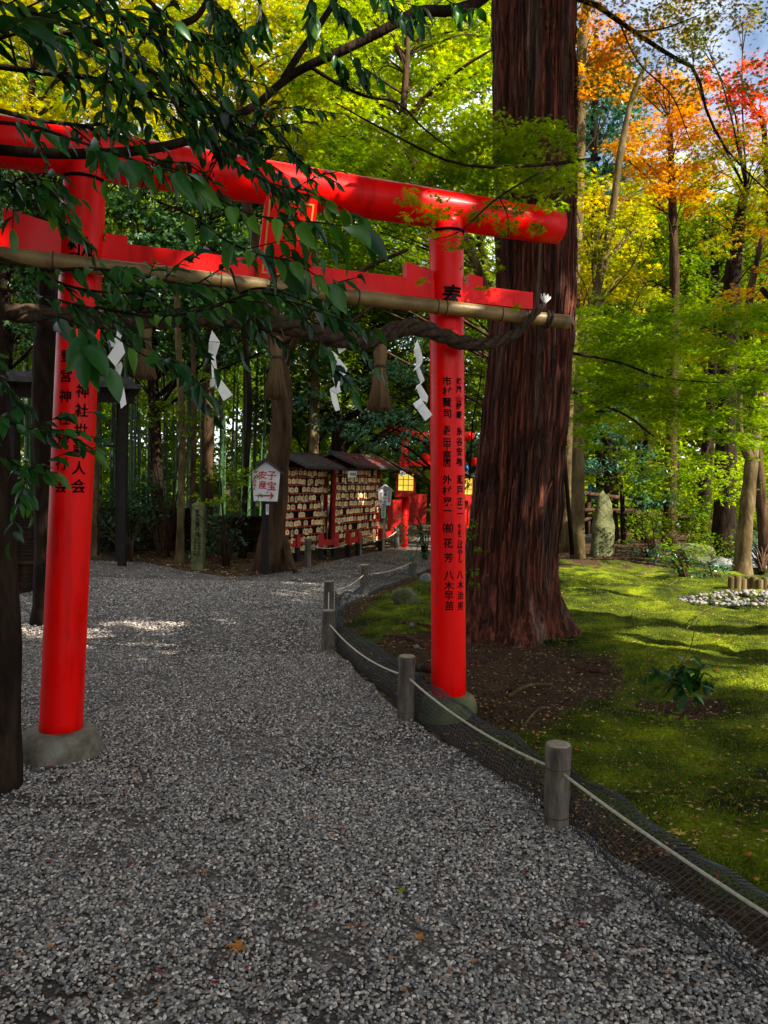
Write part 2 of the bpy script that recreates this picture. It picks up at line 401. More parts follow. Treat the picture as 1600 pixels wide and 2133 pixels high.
# ------------------------------------------------------------------ lettering
_gl = {}
def glyph(ch, bold=0.012, wrap=False):
    key = (ch, bold, wrap)
    if key in _gl: return _gl[key]
    cu = bpy.data.curves.new('lettering', 'FONT'); cu.body = ch; cu.resolution_u = 3; cu.size = 1.0; cu.offset = bold
    o = bpy.data.objects.new('lettering', cu); COL.objects.link(o)
    me = bpy.data.meshes.new_from_object(o.evaluated_get(bpy.context.evaluated_depsgraph_get()))
    V = np.array([v.co[:] for v in me.vertices]).reshape(-1, 3); F = [list(p.vertices) for p in me.polygons]
    bpy.data.objects.remove(o); bpy.data.curves.remove(cu); bpy.data.meshes.remove(me)
    if len(V):
        V = V - np.array([0.48, 0.37, 0])
        if wrap:                               # cut into narrow strips so that it can follow a round pillar
            bm = bmesh.new(); vs = [bm.verts.new(v) for v in V]
            for f in F:
                try: bm.faces.new([vs[i] for i in f])
                except ValueError: pass
            for x in np.arange(-.42, .43, .12):
                bmesh.ops.bisect_plane(bm, geom=bm.verts[:] + bm.edges[:] + bm.faces[:], plane_co=(x, 0, 0), plane_no=(1, 0, 0))
            bm.verts.index_update(); V = np.array([v.co[:] for v in bm.verts]); F = [[v.index for v in f.verts] for f in bm.faces]; bm.free()
    _gl[key] = (V, F); return V, F
def write_flat(mb, ch, o, r, u, size, bold=0.012, sx=1.0, lift=0.002):
    V, F = glyph(ch, bold)
    if not len(V): return
    r = unit(r); u = unit(u); n = np.cross(r, u)
    mb.addpoly(np.asarray(o) + V[:, :1] * size * sx * r + V[:, 1:2] * size * u + n * lift, F)
def write_column(mb, text, o, r, u, size, pitch=1.12, bold=0.012, sx=1.0):
    o = np.asarray(o, float)
    for i, ch in enumerate(text): write_flat(mb, ch, o - unit(u) * (size * pitch * i), r, u, size, bold, sx)

# ------------------------------------------------------------------ ground, path, moss
g = MB(); S = 400
g.add([[-S, -S, 0], [S, -S, 0], [S, S, 0], [-S, S, 0]], [[0, 1, 2, 3]])
def ground_mat():
    m, N, L, b = new_mat('forest_floor')
    tc = N.new('ShaderNodeTexCoord')
    n1 = N.new('ShaderNodeTexNoise'); n1.inputs['Scale'].default_value = 0.9; n1.inputs['Detail'].default_value = 10
    n2 = N.new('ShaderNodeTexVoronoi'); n2.inputs['Scale'].default_value = 16
    L.new(tc.outputs['Object'], n1.inputs[0]); L.new(tc.outputs['Object'], n2.inputs[0])
    r = ramp(N, [(0.020, 0.012, 0.007), (0.05, 0.03, 0.016), (0.10, 0.06, 0.028)], [0.35, 0.5, 0.68]); L.new(n1.outputs['Fac'], r.inputs[0])
    r2 = ramp(N, [(0.02, 0.014, 0.008), (0.09, 0.045, 0.02), (0.22, 0.12, 0.03), (0.05, 0.03, 0.015)], [0, .55, .8, 1], 'CONSTANT')
    sp = N.new('ShaderNodeSeparateColor'); L.new(n2.outputs['Color'], sp.inputs[0]); L.new(sp.outputs[0], r2.inputs[0])
    mx = N.new('ShaderNodeMix'); mx.data_type = 'RGBA'; mx.inputs[0].default_value = 0.55
    L.new(r.outputs[0], mx.inputs[6]); L.new(r2.outputs[0], mx.inputs[7]); L.new(mx.outputs[2], b.inputs['Base Color'])
    bp = N.new('ShaderNodeBump'); bp.inputs['Distance'].default_value = 0.03; bp.inputs['Strength'].default_value = 0.8
    L.new(n2.outputs['Distance'], bp.inputs['Height']); L.new(bp.outputs[0], b.inputs['Normal']); b.inputs['Roughness'].default_value = 0.95
    b.inputs['Specular IOR Level'].default_value = 0.15
    return m
tag(g.build('ground', ground_mat(), smooth=False), kind='structure')

PATH = [G(x, y)[:2] for x, y in [(-700, 1330), (-200, 1262), (60, 1236), (190, 1168), (300, 1172), (400, 1192), (470, 1203), (540, 1200), (610, 1190), (700, 1168), (790, 1148), (850, 1128), (900, 1108), (985, 1096),
        (1010, 1116), (950, 1150), (905, 1180), (858, 1202), (800, 1222), (758, 1243), (712, 1265), (690, 1290), (686, 1320), (697, 1358), (760, 1418), (850, 1500), (1000, 1600), (1175, 1722), (1400, 1865), (1600, 2000)]]
PATH += [np.array([1.9, 1.0]), np.array([2.3, -4.0]), np.array([-4.0, -4.0])]
PATH = np.array(PATH)
def inpoly(x, y, poly):
    c = np.zeros(len(x), bool); n = len(poly)
    for i in range(n):
        x1, y1 = poly[i]; x2, y2 = poly[(i + 1) % n]
        k = ((y1 > y) != (y2 > y)); xi = (x2 - x1) * (y - y1) / (y2 - y1 + 1e-12) + x1
        c ^= k & (x < xi)
    return c
pm = MB(); pm.addpoly(np.c_[PATH, np.full(len(PATH), 0.006)], [list(range(len(PATH)))])
def gravel_ramp(N): return ramp(N, [(0.072, 0.064, 0.058), (0.125, 0.115, 0.108), (0.19, 0.176, 0.164), (0.27, 0.242, 0.213), (0.42, 0.365, 0.30), (0.64, 0.565, 0.47), (0.26, 0.165, 0.115)], [0, .12, .29, .48, .69, .87, .94], 'CONSTANT')
def gravel_mat():
    m, N, L, b = new_mat('grey_gravel_bed')
    tc = N.new('ShaderNodeTexCoord'); v = N.new('ShaderNodeTexVoronoi'); v.inputs['Scale'].default_value = 85
    L.new(tc.outputs['Object'], v.inputs[0])
    sp = N.new('ShaderNodeSeparateColor'); L.new(v.outputs['Color'], sp.inputs[0]); r = gravel_ramp(N); L.new(sp.outputs[0], r.inputs[0])
    nz = N.new('ShaderNodeTexNoise'); nz.inputs['Scale'].default_value = 1.6; nz.inputs['Detail'].default_value = 9; L.new(tc.outputs['Object'], nz.inputs[0])
    rr = ramp(N, [(.45, .45, .45), (.0, .0, .0)], [0.46, 0.62]); L.new(nz.outputs['Fac'], rr.inputs[0])
    mx = N.new('ShaderNodeMix'); mx.data_type = 'RGBA'; mx.inputs[6].default_value = (0.050, 0.030, 0.018, 1)
    L.new(rr.outputs[0], mx.inputs[0]); L.new(r.outputs[0], mx.inputs[7]); L.new(mx.outputs[2], b.inputs['Base Color'])
    bp = N.new('ShaderNodeBump'); bp.invert = True; bp.inputs['Distance'].default_value = 0.012; bp.inputs['Strength'].default_value = 1
    L.new(v.outputs['Distance'], bp.inputs['Height']); L.new(bp.outputs[0], b.inputs['Normal'])
    b.inputs['Roughness'].default_value = 0.7; return m
o = pm.build('gravel_path', gravel_mat(), smooth=False); tag(o, kind='structure')

def pebble_field():
    """loose pebbles on the path: points with geometry-node instances"""
    xs, ys = [], []
    for y0, y1, dens in [(1.9, 4.2, 9500), (4.2, 7.0, 5600), (7.0, 12.0, 1900), (12, 18, 260)]:
        x0, x1 = -0.72 * y1 - 1.0, 0.60 * y1 + 0.5
        n = int((x1 - x0) * (y1 - y0) * dens)
        x = rng.uniform(x0, x1, n); y = rng.uniform(y0, y1, n)
        k = (np.abs(x) < 0.66 * y + 0.9) & inpoly(x + vnoise(x * 4, y * 4, 5) * .05, y + vnoise(x * 4, y * 4, 6) * .05, PATH)
        bare = vnoise(x * 2.3, y * 2.3, 3) * .34 + vnoise(x * 6, y * 6, 4) * .38 + vnoise(x * 17, y * 17, 14) * .36
        k &= (bare < 0.36 + .10 * np.clip((y - 3) / 6, 0, 1)) | (rng.uniform(size=n) < 0.25)
        xs.append(x[k]); ys.append(y[k])
    x = np.concatenate(xs); y = np.concatenate(ys); n = len(x)
    me = bpy.data.meshes.new('pebbles'); me.vertices.add(n)
    z = 0.010 + 0.006 * rng.uniform(size=n)
    me.vertices.foreach_set('co', np.stack([x, y, z], 1).astype(np.float32).ravel())
    a = me.attributes.new('rot', 'FLOAT_VECTOR', 'POINT')
    a.data.foreach_set('vector', np.stack([rnd(n) * .45, rnd(n) * .45, rnd(n, 0, 6.28)], 1).astype(np.float32).ravel())
    s = rng.uniform(0.0033, 0.0083, n) * np.where(y > 7, 1.35, 1.0) 
    a = me.attributes.new('scl', 'FLOAT_VECTOR', 'POINT')
    a.data.foreach_set('vector', np.stack([s * rnd(n, 1.0, 1.5), s * rnd(n, .75, 1.0), s * rnd(n, .5, .75)], 1).astype(np.float32).ravel())
    me.update()
    o = bpy.data.objects.new('pebbles', me); COL.objects.link(o)
    m, N, L, b = new_mat('river_pebbles')
    oi = N.new('ShaderNodeObjectInfo'); r = gravel_ramp(N); L.new(oi.outputs['Random'], r.inputs[0])
    tcn = N.new('ShaderNodeTexCoord'); nz = N.new('ShaderNodeTexNoise'); nz.inputs['Scale'].default_value = 3; L.new(tcn.outputs['Object'], nz.inputs[0])
    mr = N.new('ShaderNodeMapRange'); mr.inputs[3].default_value = .75; mr.inputs[4].default_value = 1.3; L.new(nz.outputs['Fac'], mr.inputs[0])
    hs = N.new('ShaderNodeHueSaturation'); L.new(r.outputs[0], hs.inputs['Color']); L.new(mr.outputs[0], hs.inputs['Value'])
    L.new(hs.outputs[0], b.inputs['Base Color']); b.inputs['Roughness'].default_value = 0.5; b.inputs['Specular IOR Level'].default_value = .4
    ng = bpy.data.node_groups.new('scatter_pebbles', 'GeometryNodeTree')
    ng.interface.new_socket('Geometry', in_out='INPUT', socket_type='NodeSocketGeometry')
    ng.interface.new_socket('Geometry', in_out='OUTPUT', socket_type='NodeSocketGeometry')
    n_ = ng.nodes; l_ = ng.links
    gi = n_.new('NodeGroupInput'); go = n_.new('NodeGroupOutput'); ico = n_.new('GeometryNodeMeshIcoSphere'); ico.inputs['Subdivisions'].default_value = 2
    ico.inputs['Radius'].default_value = 1
    sp = n_.new('GeometryNodeSetPosition'); nt = n_.new('ShaderNodeTexNoise'); nt.inputs['Scale'].default_value = 1.1
    vm = n_.new('ShaderNodeVectorMath'); vm.operation = 'MULTIPLY_ADD'; vm.inputs[1].default_value = (.5, .5, .5); vm.inputs[2].default_value = (-.25, -.25, -.25)
    l_.new(nt.outputs['Color'], vm.inputs[0]); l_.new(vm.outputs[0], sp.inputs['Offset']); l_.new(ico.outputs[0], sp.inputs['Geometry'])
    sm = n_.new('GeometryNodeSetShadeSmooth'); st = n_.new('GeometryNodeSetMaterial'); st.inputs['Material'].default_value = m
    iop = n_.new('GeometryNodeInstanceOnPoints')
    ar = n_.new('GeometryNodeInputNamedAttribute'); ar.data_type = 'FLOAT_VECTOR'; ar.inputs['Name'].default_value = 'rot'
    as_ = n_.new('GeometryNodeInputNamedAttribute'); as_.data_type = 'FLOAT_VECTOR'; as_.inputs['Name'].default_value = 'scl'
    l_.new(sp.outputs[0], sm.inputs[0]); l_.new(sm.outputs[0], st.inputs[0]); l_.new(gi.outputs[0], iop.inputs['Points'])
    l_.new(st.outputs[0], iop.inputs['Instance']); l_.new(ar.outputs['Attribute'], iop.inputs['Rotation']); l_.new(as_.outputs['Attribute'], iop.inputs['Scale'])
    l_.new(iop.outputs[0], go.inputs[0])
    md = o.modifiers.new('scatter', 'NODES'); md.node_group = ng
    me.materials.append(m)
    tag(o, 'loose grey and pale pebbles covering the path', 'gravel', kind='stuff'); print('PEBBLES', n)
pebble_field()

# moss lawn: raised uneven sheet right of the net
FENCE = np.array([[1.55, 1.0], [1.40, 1.85], [0.86, 3.56], [0.22, 5.14], [-0.46, 7.22], [-0.60, 9.19], [-0.22, 10.82], [0.55, 13.19], [1.3, 15.6]])
def fence_x(y): return np.interp(y, FENCE[:, 1], FENCE[:, 0])
CEDAR = np.array([1.22, 7.45])
def moss_h(x, y):
    e = np.clip((x - fence_x(y) - 0.05) / 0.5, 0, 1)
    h = 0.03 + 0.10 * np.clip((x - fence_x(y)) / 2.5, 0, 1) + 0.045 * vnoise(x * .9, y * .9, 1) + 0.035 * vnoise(x * 2.3 + y * .3, y * 2.6, 2)
    h += 0.038 * (1 - np.abs(vnoise(x * 1.9, y * 5.0, 7))) + 0.018 * (1 - np.abs(vnoise(x * 6, y * 11, 15))) + 0.012 * vnoise(x * 9, y * 12, 8) + 0.005 * vnoise(x * 26, y * 26, 9)
    r = np.hypot(x - CEDAR[0], y - CEDAR[1]); h += 0.07 * np.exp(-(r / .75) ** 2)
    r2 = np.hypot((x - 2.15), (y - 5.35) * 1.3); h -= 0.10 * np.exp(-(r2 / .28) ** 2)
    return h * e + 0.002
def moss_rows():
    ys = np.concatenate([np.linspace(1.0, 8, 330), np.linspace(8.03, 21, 170)])
    us = np.linspace(0, 1, 300) ** 1.25
    Y, U = np.meshgrid(ys, us, indexing='ij')
    X0 = fence_x(Y) + 0.03; X1 = 0.62 * Y + 1.6
    X = X0 + (X1 - X0) * U
    return np.stack([X, Y, moss_h(X, Y)], -1)
def moss_mat():
    m, N, L, b = new_mat('moss')
    g = N.new('ShaderNodeNewGeometry'); n1 = N.new('ShaderNodeTexNoise'); n1.inputs['Scale'].default_value = 2.3; n1.inputs['Detail'].default_value = 10
    n2 = N.new('ShaderNodeTexNoise'); n2.inputs['Scale'].default_value = 55; n2.inputs['Detail'].default_value = 6
    L.new(g.outputs['Position'], n1.inputs[0]); L.new(g.outputs['Position'], n2.inputs[0])
    r = ramp(N, [(0.014, 0.020, 0.002), (0.060, 0.080, 0.003), (0.16, 0.19, 0.004)], [.36, .52, .66]); L.new(n1.outputs['Fac'], r.inputs[0])
    r2 = ramp(N, [(0.45, 0.45, 0.45), (1.5, 1.5, 1.2)], [.33, .66]); L.new(n2.outputs['Fac'], r2.inputs[0])
    mu = N.new('ShaderNodeMix'); mu.data_type = 'RGBA'; mu.blend_type = 'MULTIPLY'; mu.inputs[0].default_value = 1
    L.new(r.outputs[0], mu.inputs[6]); L.new(r2.outputs[0], mu.inputs[7])
    at = N.new('ShaderNodeAttribute'); at.attribute_name = 'bare'
    ad = N.new('ShaderNodeMath'); ad.operation = 'MULTIPLY_ADD'; ad.inputs[1].default_value = 2.2; ad.inputs[2].default_value = -1.1
    L.new(n1.outputs['Fac'], ad.inputs[0])
    a2 = N.new('ShaderNodeMath'); a2.operation = 'ADD'; L.new(at.outputs['Fac'], a2.inputs[0]); L.new(ad.outputs[0], a2.inputs[1])
    r3 = ramp(N, [(0, 0, 0), (1, 1, 1)], [.38, .62]); L.new(a2.outputs[0], r3.inputs[0])
    so = ramp(N, [(0.010, 0.006, 0.003), (0.045, 0.025, 0.012), (0.10, 0.06, 0.03)], [.35, .5, .7]); L.new(n2.outputs['Fac'], so.inputs[0])
    mx = N.new('ShaderNodeMix'); mx.data_type = 'RGBA'
    L.new(r3.outputs[0], mx.inputs[0]); L.new(mu.outputs[2], mx.inputs[6]); L.new(so.outputs[0], mx.inputs[7]); L.new(mx.outputs[2], b.inputs['Base Color'])
    bp = N.new('ShaderNodeBump'); bp.inputs['Distance'].default_value = 0.02; bp.inputs['Strength'].default_value = .9
    L.new(n2.outputs['Fac'], bp.inputs['Height']); L.new(bp.outputs[0], b.inputs['Normal']); b.inputs['Roughness'].default_value = .95
    b.inputs['Specular IOR Level'].default_value = .1
    return m
def bare_amount(x, y):
    d = x - fence_x(y)
    b = 1.0 - np.clip((d - 0.10) / 0.45, 0, 1)
    r = np.hypot(x - CEDAR[0], (y - CEDAR[1]) * .9); b = np.maximum(b, (1 - np.clip((r - .52) / .36, 0, 1)) * np.clip((1.85 - x) / .45, 0, 1)); b = np.maximum(b, (1 - np.clip((np.hypot(x - .9, (y - 5.2) * .8) - .25) / .4, 0, 1)) * .75)
    r = np.hypot(x - .5, y - 6.2); b = np.maximum(b, .95 - np.clip((r - 1.1) / .6, 0, 1))
    r = np.hypot(x - 2.15, (y - 5.35) * 1.4); b = np.maximum(b, 1 - np.clip((r - .22) / .2, 0, 1))
    b = np.maximum(b, np.clip((y - 13.0) / 2.5, 0, .85))
    return b
mv = moss_rows(); mm = MB(); mm.grid(mv.reshape(-1, 3), mv.shape[0], mv.shape[1])
mo = mm.build('moss_lawn', moss_mat()); tag(mo, kind='structure')
a = mo.data.attributes.new('bare', 'FLOAT', 'POINT'); a.data.foreach_set('value', bare_amount(mv[..., 0], mv[..., 1]).astype(np.float32).ravel())
def moss_tufts():
    n = 90000
    y = 2.0 + 10.5 * rng.uniform(size=n) ** 1.5; x = fence_x(y) + rng.uniform(size=n) * (0.6 * y + .6 - fence_x(y))
    k = (bare_amount(x, y) + vnoise(x * 3, y * 3, 12) * .35 < .55); x = x[k]; y = y[k]; n = len(x)
    pos = np.stack([x, y, moss_h(x, y) - .003], 1)
    d = np.stack([rnd(n) * .7, rnd(n) * .7, np.ones(n)], 1); nr = rng.normal(size=(n, 3))
    mb = MB(); V = (np.array([[-.16, 0, 0], [.16, 0, 0], [0, 1, 0]]), [np.array([[0, 1, 2]])])
    put_leaves(mb, V, pos, d, nr, rng.uniform(.008, .02, n) * (1 + y / 14))
    tag(mb.build('moss_tufts', leafmat('moss_blades', [(0.018, 0.028, 0.002), (0.065, 0.09, 0.003), (0.15, 0.18, 0.004), (0.22, 0.24, .01)], .3, .8, .1, 1.5), smooth=False), 'short green moss shoots covering the lawn', 'moss', kind='stuff')
moss_tufts()
def Gm(px, py):
    z = 0.0
    for _ in range(6):
        p = G(px, py, z); z = float(moss_h(np.array([p[0]]), np.array([p[1]]))[0]) if p[0] > fence_x(p[1]) else 0.0
    p = G(px, py, z); p[2] = z; return p
ps = MB(); us = np.linspace(0, 1, 24)
row0 = [Gm(1470 + 400 * u, 1138 + 6 * u) for u in us]; row1 = [Gm(1545 + 400 * u, 1192 + 10 * u) for u in us]
gv = []
for t in np.linspace(0, 1, 16):
    for a_, b_ in zip(row0, row1):
        p = a_ * (1 - t) + b_ * t; p[2] = float(moss_h(np.array([p[0]]), np.array([p[1]]))[0]) + .02; gv.append(p)
ps.grid(np.array(gv)[:, :], 16, 24)
tag(ps.build('side_path', M['path']), kind='structure')

# ------------------------------------------------------------------ torii gate
TL = G(125, 1570); TR = G(935, 1497)
TA = (TR - TL) / np.linalg.norm(TR - TL); SPAN = np.linalg.norm(TR - TL); TN = np.array([TA[1], -TA[0], 0.0]); UP = np.array([0, 0, 1.0])
def T(s, o, z): return TL + TA * s + TN * o + UP * z
def TP(px, py, off=0.0):
    r = ray(px, py); o = TL + TN * off; t = ((o - EYE) @ TN) / (r @ TN); return EYE + r * t
def sz(p): return (p - TL) @ TA, p[2]
torii = thing('torii_gate', (TL + TR) / 2 * np.array([1, 1, 0]), 'large vermilion shrine gate with black lettered pillars spanning the gravel path', 'torii gate')
PR = 0.116
def pillar_axis(side, z):
    s = 0.034 * z if side == 0 else SPAN - 0.034 * z
    return T(s, 0, z)
def cyl_hit(side, px, py):
    """point of the pillar skin seen at a photograph pixel"""
    r = ray(px, py); t = 3.0
    lo, hi = 3.0, 7.0
    best = None
    for t in np.linspace(3.2, 6.5, 3301):
        p = EYE + r * t / r[1]; c = pillar_axis(side, p[2])
        if np.hypot(*(p - c)[:2]) <= PR: best = (p, c); break
    return best
for side in (0, 1):
    mb = MB(); zs = [0.135 if side == 0 else .16, 0.2, 1.2, 2.2, 3.30, 3.36]
    mb.tube([pillar_axis(side, z) for z in zs], [PR * 1.02, PR * 1.02, PR, PR * .99, PR * .98, PR * .98], 48)
    pil = mb.build('pillar', M['red'], torii)
    pil['label'] = 'left pillar with two columns of black writing' if side == 0 else 'right pillar with two columns of black names'
    mb = MB(); mb.tube([pillar_axis(side, z) for z in (3.245, 3.262)], PR * 1.03, 48, cap=True); mb.build('band', M['ink'], pil)
    # lettering wrapped round the skin
    mb = MB()
    if side == 1:
        K = [('奉', 943, 618, 46)]
        K += [(c, x, y, s) for c, x, y, s in [('市',931,794,18),('村',931,815,18),('賢',931,838,19),('司',932,861,18),('㈲',931,892,12),('堅',931,904,15),('田',931,920,16),('工',931,935,16),('務',931,949,16),('店',931,964,17),
              ('外',931,999,19),('村',931,1022,19),('晃',932,1045,19),('一',932,1064,18),('㈲',933,1100,21),('花',933,1131,20),('芳',934,1162,19),('八',935,1198,20),('木',935,1220,19),('早',935,1240,19),('苗',936,1262,19),
              ('㈱',956,794,13),('嵐',956,811,15),('山',956,831,14),('辨',956,846,15),('慶',956,864,15),('糸',957,898,17),('谷',957,920,17),('安',957,941,17),('雄',957,962,17),('瀬',958,999,18),('戸',958,1021,18),('正',958,1045,17),('二',958,1064,17),
              ('め',957,1095,9),('ん',957,1103,9),('処',957,1111,9),('こ',958,1122,14),('ば',958,1136,15),('や',958,1151,15),('し',959,1165,15),('八',958,1197,17),('木',959,1218,17),('治',959,1240,17),('男',959,1262,17)]]
    else:
        K = [('納', 166, 520, 48), ('野', 173, 735, 25), ('宮', 172, 775, 25), ('神', 172, 815, 25), ('社', 170, 855, 25), ('世', 168, 896, 25), ('話', 166, 937, 26), ('人', 164, 975, 26), ('会', 163, 1013, 27),
             ('野', 139, 742, 24), ('宮', 137, 783, 24), ('神', 136, 825, 24), ('社', 133, 872, 24), ('旅', 131, 920, 24), ('行', 128, 966, 24), ('会', 126, 1013, 25)]
    for ch, px, py, s in K:
        p, c = cyl_hit(side, px, py)
        w = s * np.linalg.norm(p - EYE) / FPX * 1.02
        V, F = glyph(ch, 0.021, True)
        if not len(V): continue
        dx, dy = (p - c)[:2]; th0 = atan2(dy, dx); rr = PR * 1.0 + .0028
        th = th0 + V[:, 0] * w / PR; z = p[2] + V[:, 1] * w * 1.05
        cx = np.array([pillar_axis(side, q) for q in z])
        mb.addpoly(np.stack([cx[:, 0] + rr * np.cos(th), cx[:, 1] + rr * np.sin(th), z], 1), F)
    mb.build('lettering', M['ink'], pil, smooth=False)
    mb = MB()
    if side == 0: prof = [(0.02, .145), (.12, .15), (.165, .148), (.195, .135), (.212, .11), (.228, .05), (.245, -.05)]
    else: prof = [(0.02, .18), (.10, .182), (.135, .178), (.165, .16), (.185, .12), (.20, .05), (.215, -.05)]
    c = TL if side == 0 else TR
    mb._lathe(prof, 40, (c[0], c[1], 0))
    V = mb.V[0]; V[:, :2] += (vnoise(V[:, 0] * 9 + V[:, 2] * 5, V[:, 1] * 9, 3) * .008)[:, None]
    mb.build('footing_stone', M['stone'] if side == 0 else M['mossstone'], torii)
mb = MB(); ss = np.linspace(-1.9, 3.19, 30)
rad = np.linspace(.142, .117, 30); rad[-1] = .110
mb.tube([T(s, 0, 3.405) for s in ss], rad, 48); mb.build('top_beam', M['red'], torii)
mb = MB(); mb.box(T(0.75, 0, 2.868), (4.46, .085, .115), np.stack([TA, -TN, UP], 1))
tb = mb.build('tie_beam', M['red'], torii, smooth=False)
for s0, z0, s1, z1, s2 in [(-.30, .115, -.10, .055, 0), (.22, .045, .34, .045, 0), (2.05, .10, 2.25, .06, 0), (2.50, .075, 2.60, .06, 0)]:
    mb = MB(); o_ = T(0, .035, 2.927); mb.prism([(s0, 0), (s1 + (.1 if s0 < 0 else 0), 0), (s1 + (.1 if s0 < 0 else 0), z1), (s0, z0)], .07, o_, TA, UP)
    mb.build('wedge', M['red'], torii, smooth=False)
# name tablet, leaning forward between the beams
plq = MB(); bl = TP(533, 577, .075); br = TP(645, 592, .075); tl_ = TP(556, 398, .20); tr_ = TP(662, 417, .20)
R_ = unit(br - bl); U_ = unit((tl_ + tr_) / 2 - (bl + br) / 2); N_ = unit(np.cross(R_, U_)); R_ = TA
wb = np.linalg.norm(br - bl); wt = np.linalg.norm(tr_ - tl_); hh = np.linalg.norm((tl_ + tr_) / 2 - (bl + br) / 2); oc = (bl + br) / 2
plq.prism([(-wb / 2, 0), (wb / 2, 0), (wt / 2, hh), (-wt / 2, hh)], .035, oc, R_, U_)
pq = plq.build('name_tablet', M['red'], torii, smooth=False); pq['label'] = 'red name tablet with a gold border and black characters'
mb = MB(); fw = .011; m_ = .03
for (x0, y0, x1, y1) in [(-wb/2+m_, m_, -wb/2+m_+fw, hh-m_), (wb/2-m_-fw, m_, wb/2-m_, hh-m_), (-wb/2+m_+fw, m_, wb/2-m_-fw, m_+fw), (-wb/2+m_+fw, hh-m_-fw, wb/2-m_-fw, hh-m_)]:
    mb.prism([(x0, y0), (x1, y0), (x1, y1), (x0, y1)], .004, oc + N_ * .004, R_, U_)
mb.build('gold_border', M['gold'], pq, smooth=False)
mb = MB(); write_column(mb, '野宮大神', oc + U_ * (hh - .10) + N_ * .002, R_, U_, .085, 1.28, .016); mb.build('lettering', M['ink'], pq, smooth=False)
mb = MB(); mb.box(oc - TN * .005 + UP * -.015, (wb * 1.08, .11, .05), np.stack([TA, -TN, UP], 1), .92); mb.build('tablet_ledge', M['red'], pq, smooth=False)

# bamboo pole slung across the front of the gate
p0 = TP(-260, 500, .17); p1 = TP(1184, 671, .17)
bam = thing('bamboo_pole', (p0 + p1) / 2, 'dried yellow bamboo pole lashed across the front of the red gate under its tie beam', 'bamboo pole')
mb = MB(); n = 90; ts = np.linspace(0, 1, n); L_ = np.linalg.norm(p1 - p0); nodes = np.array([.06, .20, .345, .49, .625, .755, .868, .955])
rad = np.array([.043 + .006 * exp(-(min(abs(t - q) for q in nodes) * L_ / .012) ** 2) + .002 * sin(t * 40) for t in ts])
tsx = np.sort(np.concatenate([ts] + [q + np.linspace(-.006, .006, 7) for q in nodes])); radx = np.array([.045 + .0035 * exp(-(min(abs(t - q) for q in nodes) * L_ / .008) ** 2) for t in tsx])
mb.tube([p0 + (p1 - p0) * t for t in tsx], radx, 24); mb.build('pole', M['bamboopole'], bam)
for q in np.concatenate([nodes, [.77, .915, .56, .42]]):
    mb = MB(); c0 = p0 + (p1 - p0) * (q + .0025); mb.tube([c0, c0 + unit(p1 - p0) * .006], .0502 if q in nodes else .048, 24); mb.build('lashing', M['dark'], bam)

# straw rope
rp_px = [(-200, 640, .30), (20, 650, .30), (150, 662, .31), (300, 668, .31), (430, 662, .31), (560, 672, .31), (640, 690, .31), (700, 704, .31), (745, 712, .31), (790, 702, .31), (840, 682, .30), (880, 684, .29), (920, 698, .28), (965, 714, .27), (1010, 716, .26), (1050, 706, .25), (1080, 690, .245), (1100, 668, .245), (1118, 650, .25), (1134, 634, .25)]
rpath = smoothpath([TP(*q) for q in rp_px], 260)
sl = np.concatenate([[0], np.cumsum(np.linalg.norm(np.diff(rpath, axis=0), axis=1))]); SL = sl[-1]
rope = thing('straw_rope', rpath[0], 'thick twisted dark straw rope hanging under the bamboo pole of the red gate', 'rope')
th_ = np.interp(sl / SL, [0, .15, .70, .82, .92, 1], [.046, .050, .052, .045, .032, .020])
tn = np.gradient(rpath, axis=0); tn /= np.linalg.norm(tn, axis=1, keepdims=True)
u_ = np.cross(tn, UP); u_ /= np.linalg.norm(u_, axis=1, keepdims=True); v_ = np.cross(tn, u_)
for k in range(3):
    mb = MB(); ph = k * 2 * pi / 3 - np.cumsum(np.gradient(sl) / (th_ * 4.6)) * 2 * pi / 1.0 * .55
    hp = rpath + (th_ * .52)[:, None] * (np.cos(ph)[:, None] * u_ + np.sin(ph)[:, None] * v_)
    mb.tube(hp, th_ * .56 * (1 + .05 * np.sin(np.arange(260) * 2.3)), 12)
    for q in range(130):
        i = rng.integers(5, 250); a_ = rng.uniform(0, 2 * pi); w = hp[i] + (cos(a_) * u_[i] + sin(a_) * v_[i]) * th_[i] * .56
        j = min(i + 6, 259); mb.tube([w, (w + hp[j]) / 2 + (cos(a_) * u_[i] + sin(a_) * v_[i]) * th_[i] * .42, hp[j] + (cos(a_) * u_[i] + sin(a_) * v_[i]) * th_[i] * (.6 + .4 * rng.uniform())], .0013, 3, cap=False)
    mb.build('strand', M['rope'], rope)
mb = MB(); e = rpath[-1]
for q in range(34):
    d = unit(UP * .8 + TA * .55 * rng.uniform(-.6, 1.5) + TN * rng.uniform(-.3, .5)); mb.tube([e - d * .02, e + d * rng.uniform(.05, .075)], .0028, 5)
mb.build('cut_tuft', M['paper'], rope)
mb = MB(); w = rpath[-16]; bx = p0 + (p1 - p0) * .962
tt = np.linspace(0, 2 * pi, 30); au = unit(np.cross(unit(p1 - p0), UP))
for k in range(2):
    mb.tube([bx + unit(p1 - p0) * (-.03 + k * .025 + .012 * sin(t)) + (.056) * (cos(t) * au + sin(t) * UP) for t in tt], .008, 8)
mb.build('lashing', M['rope'], rope)

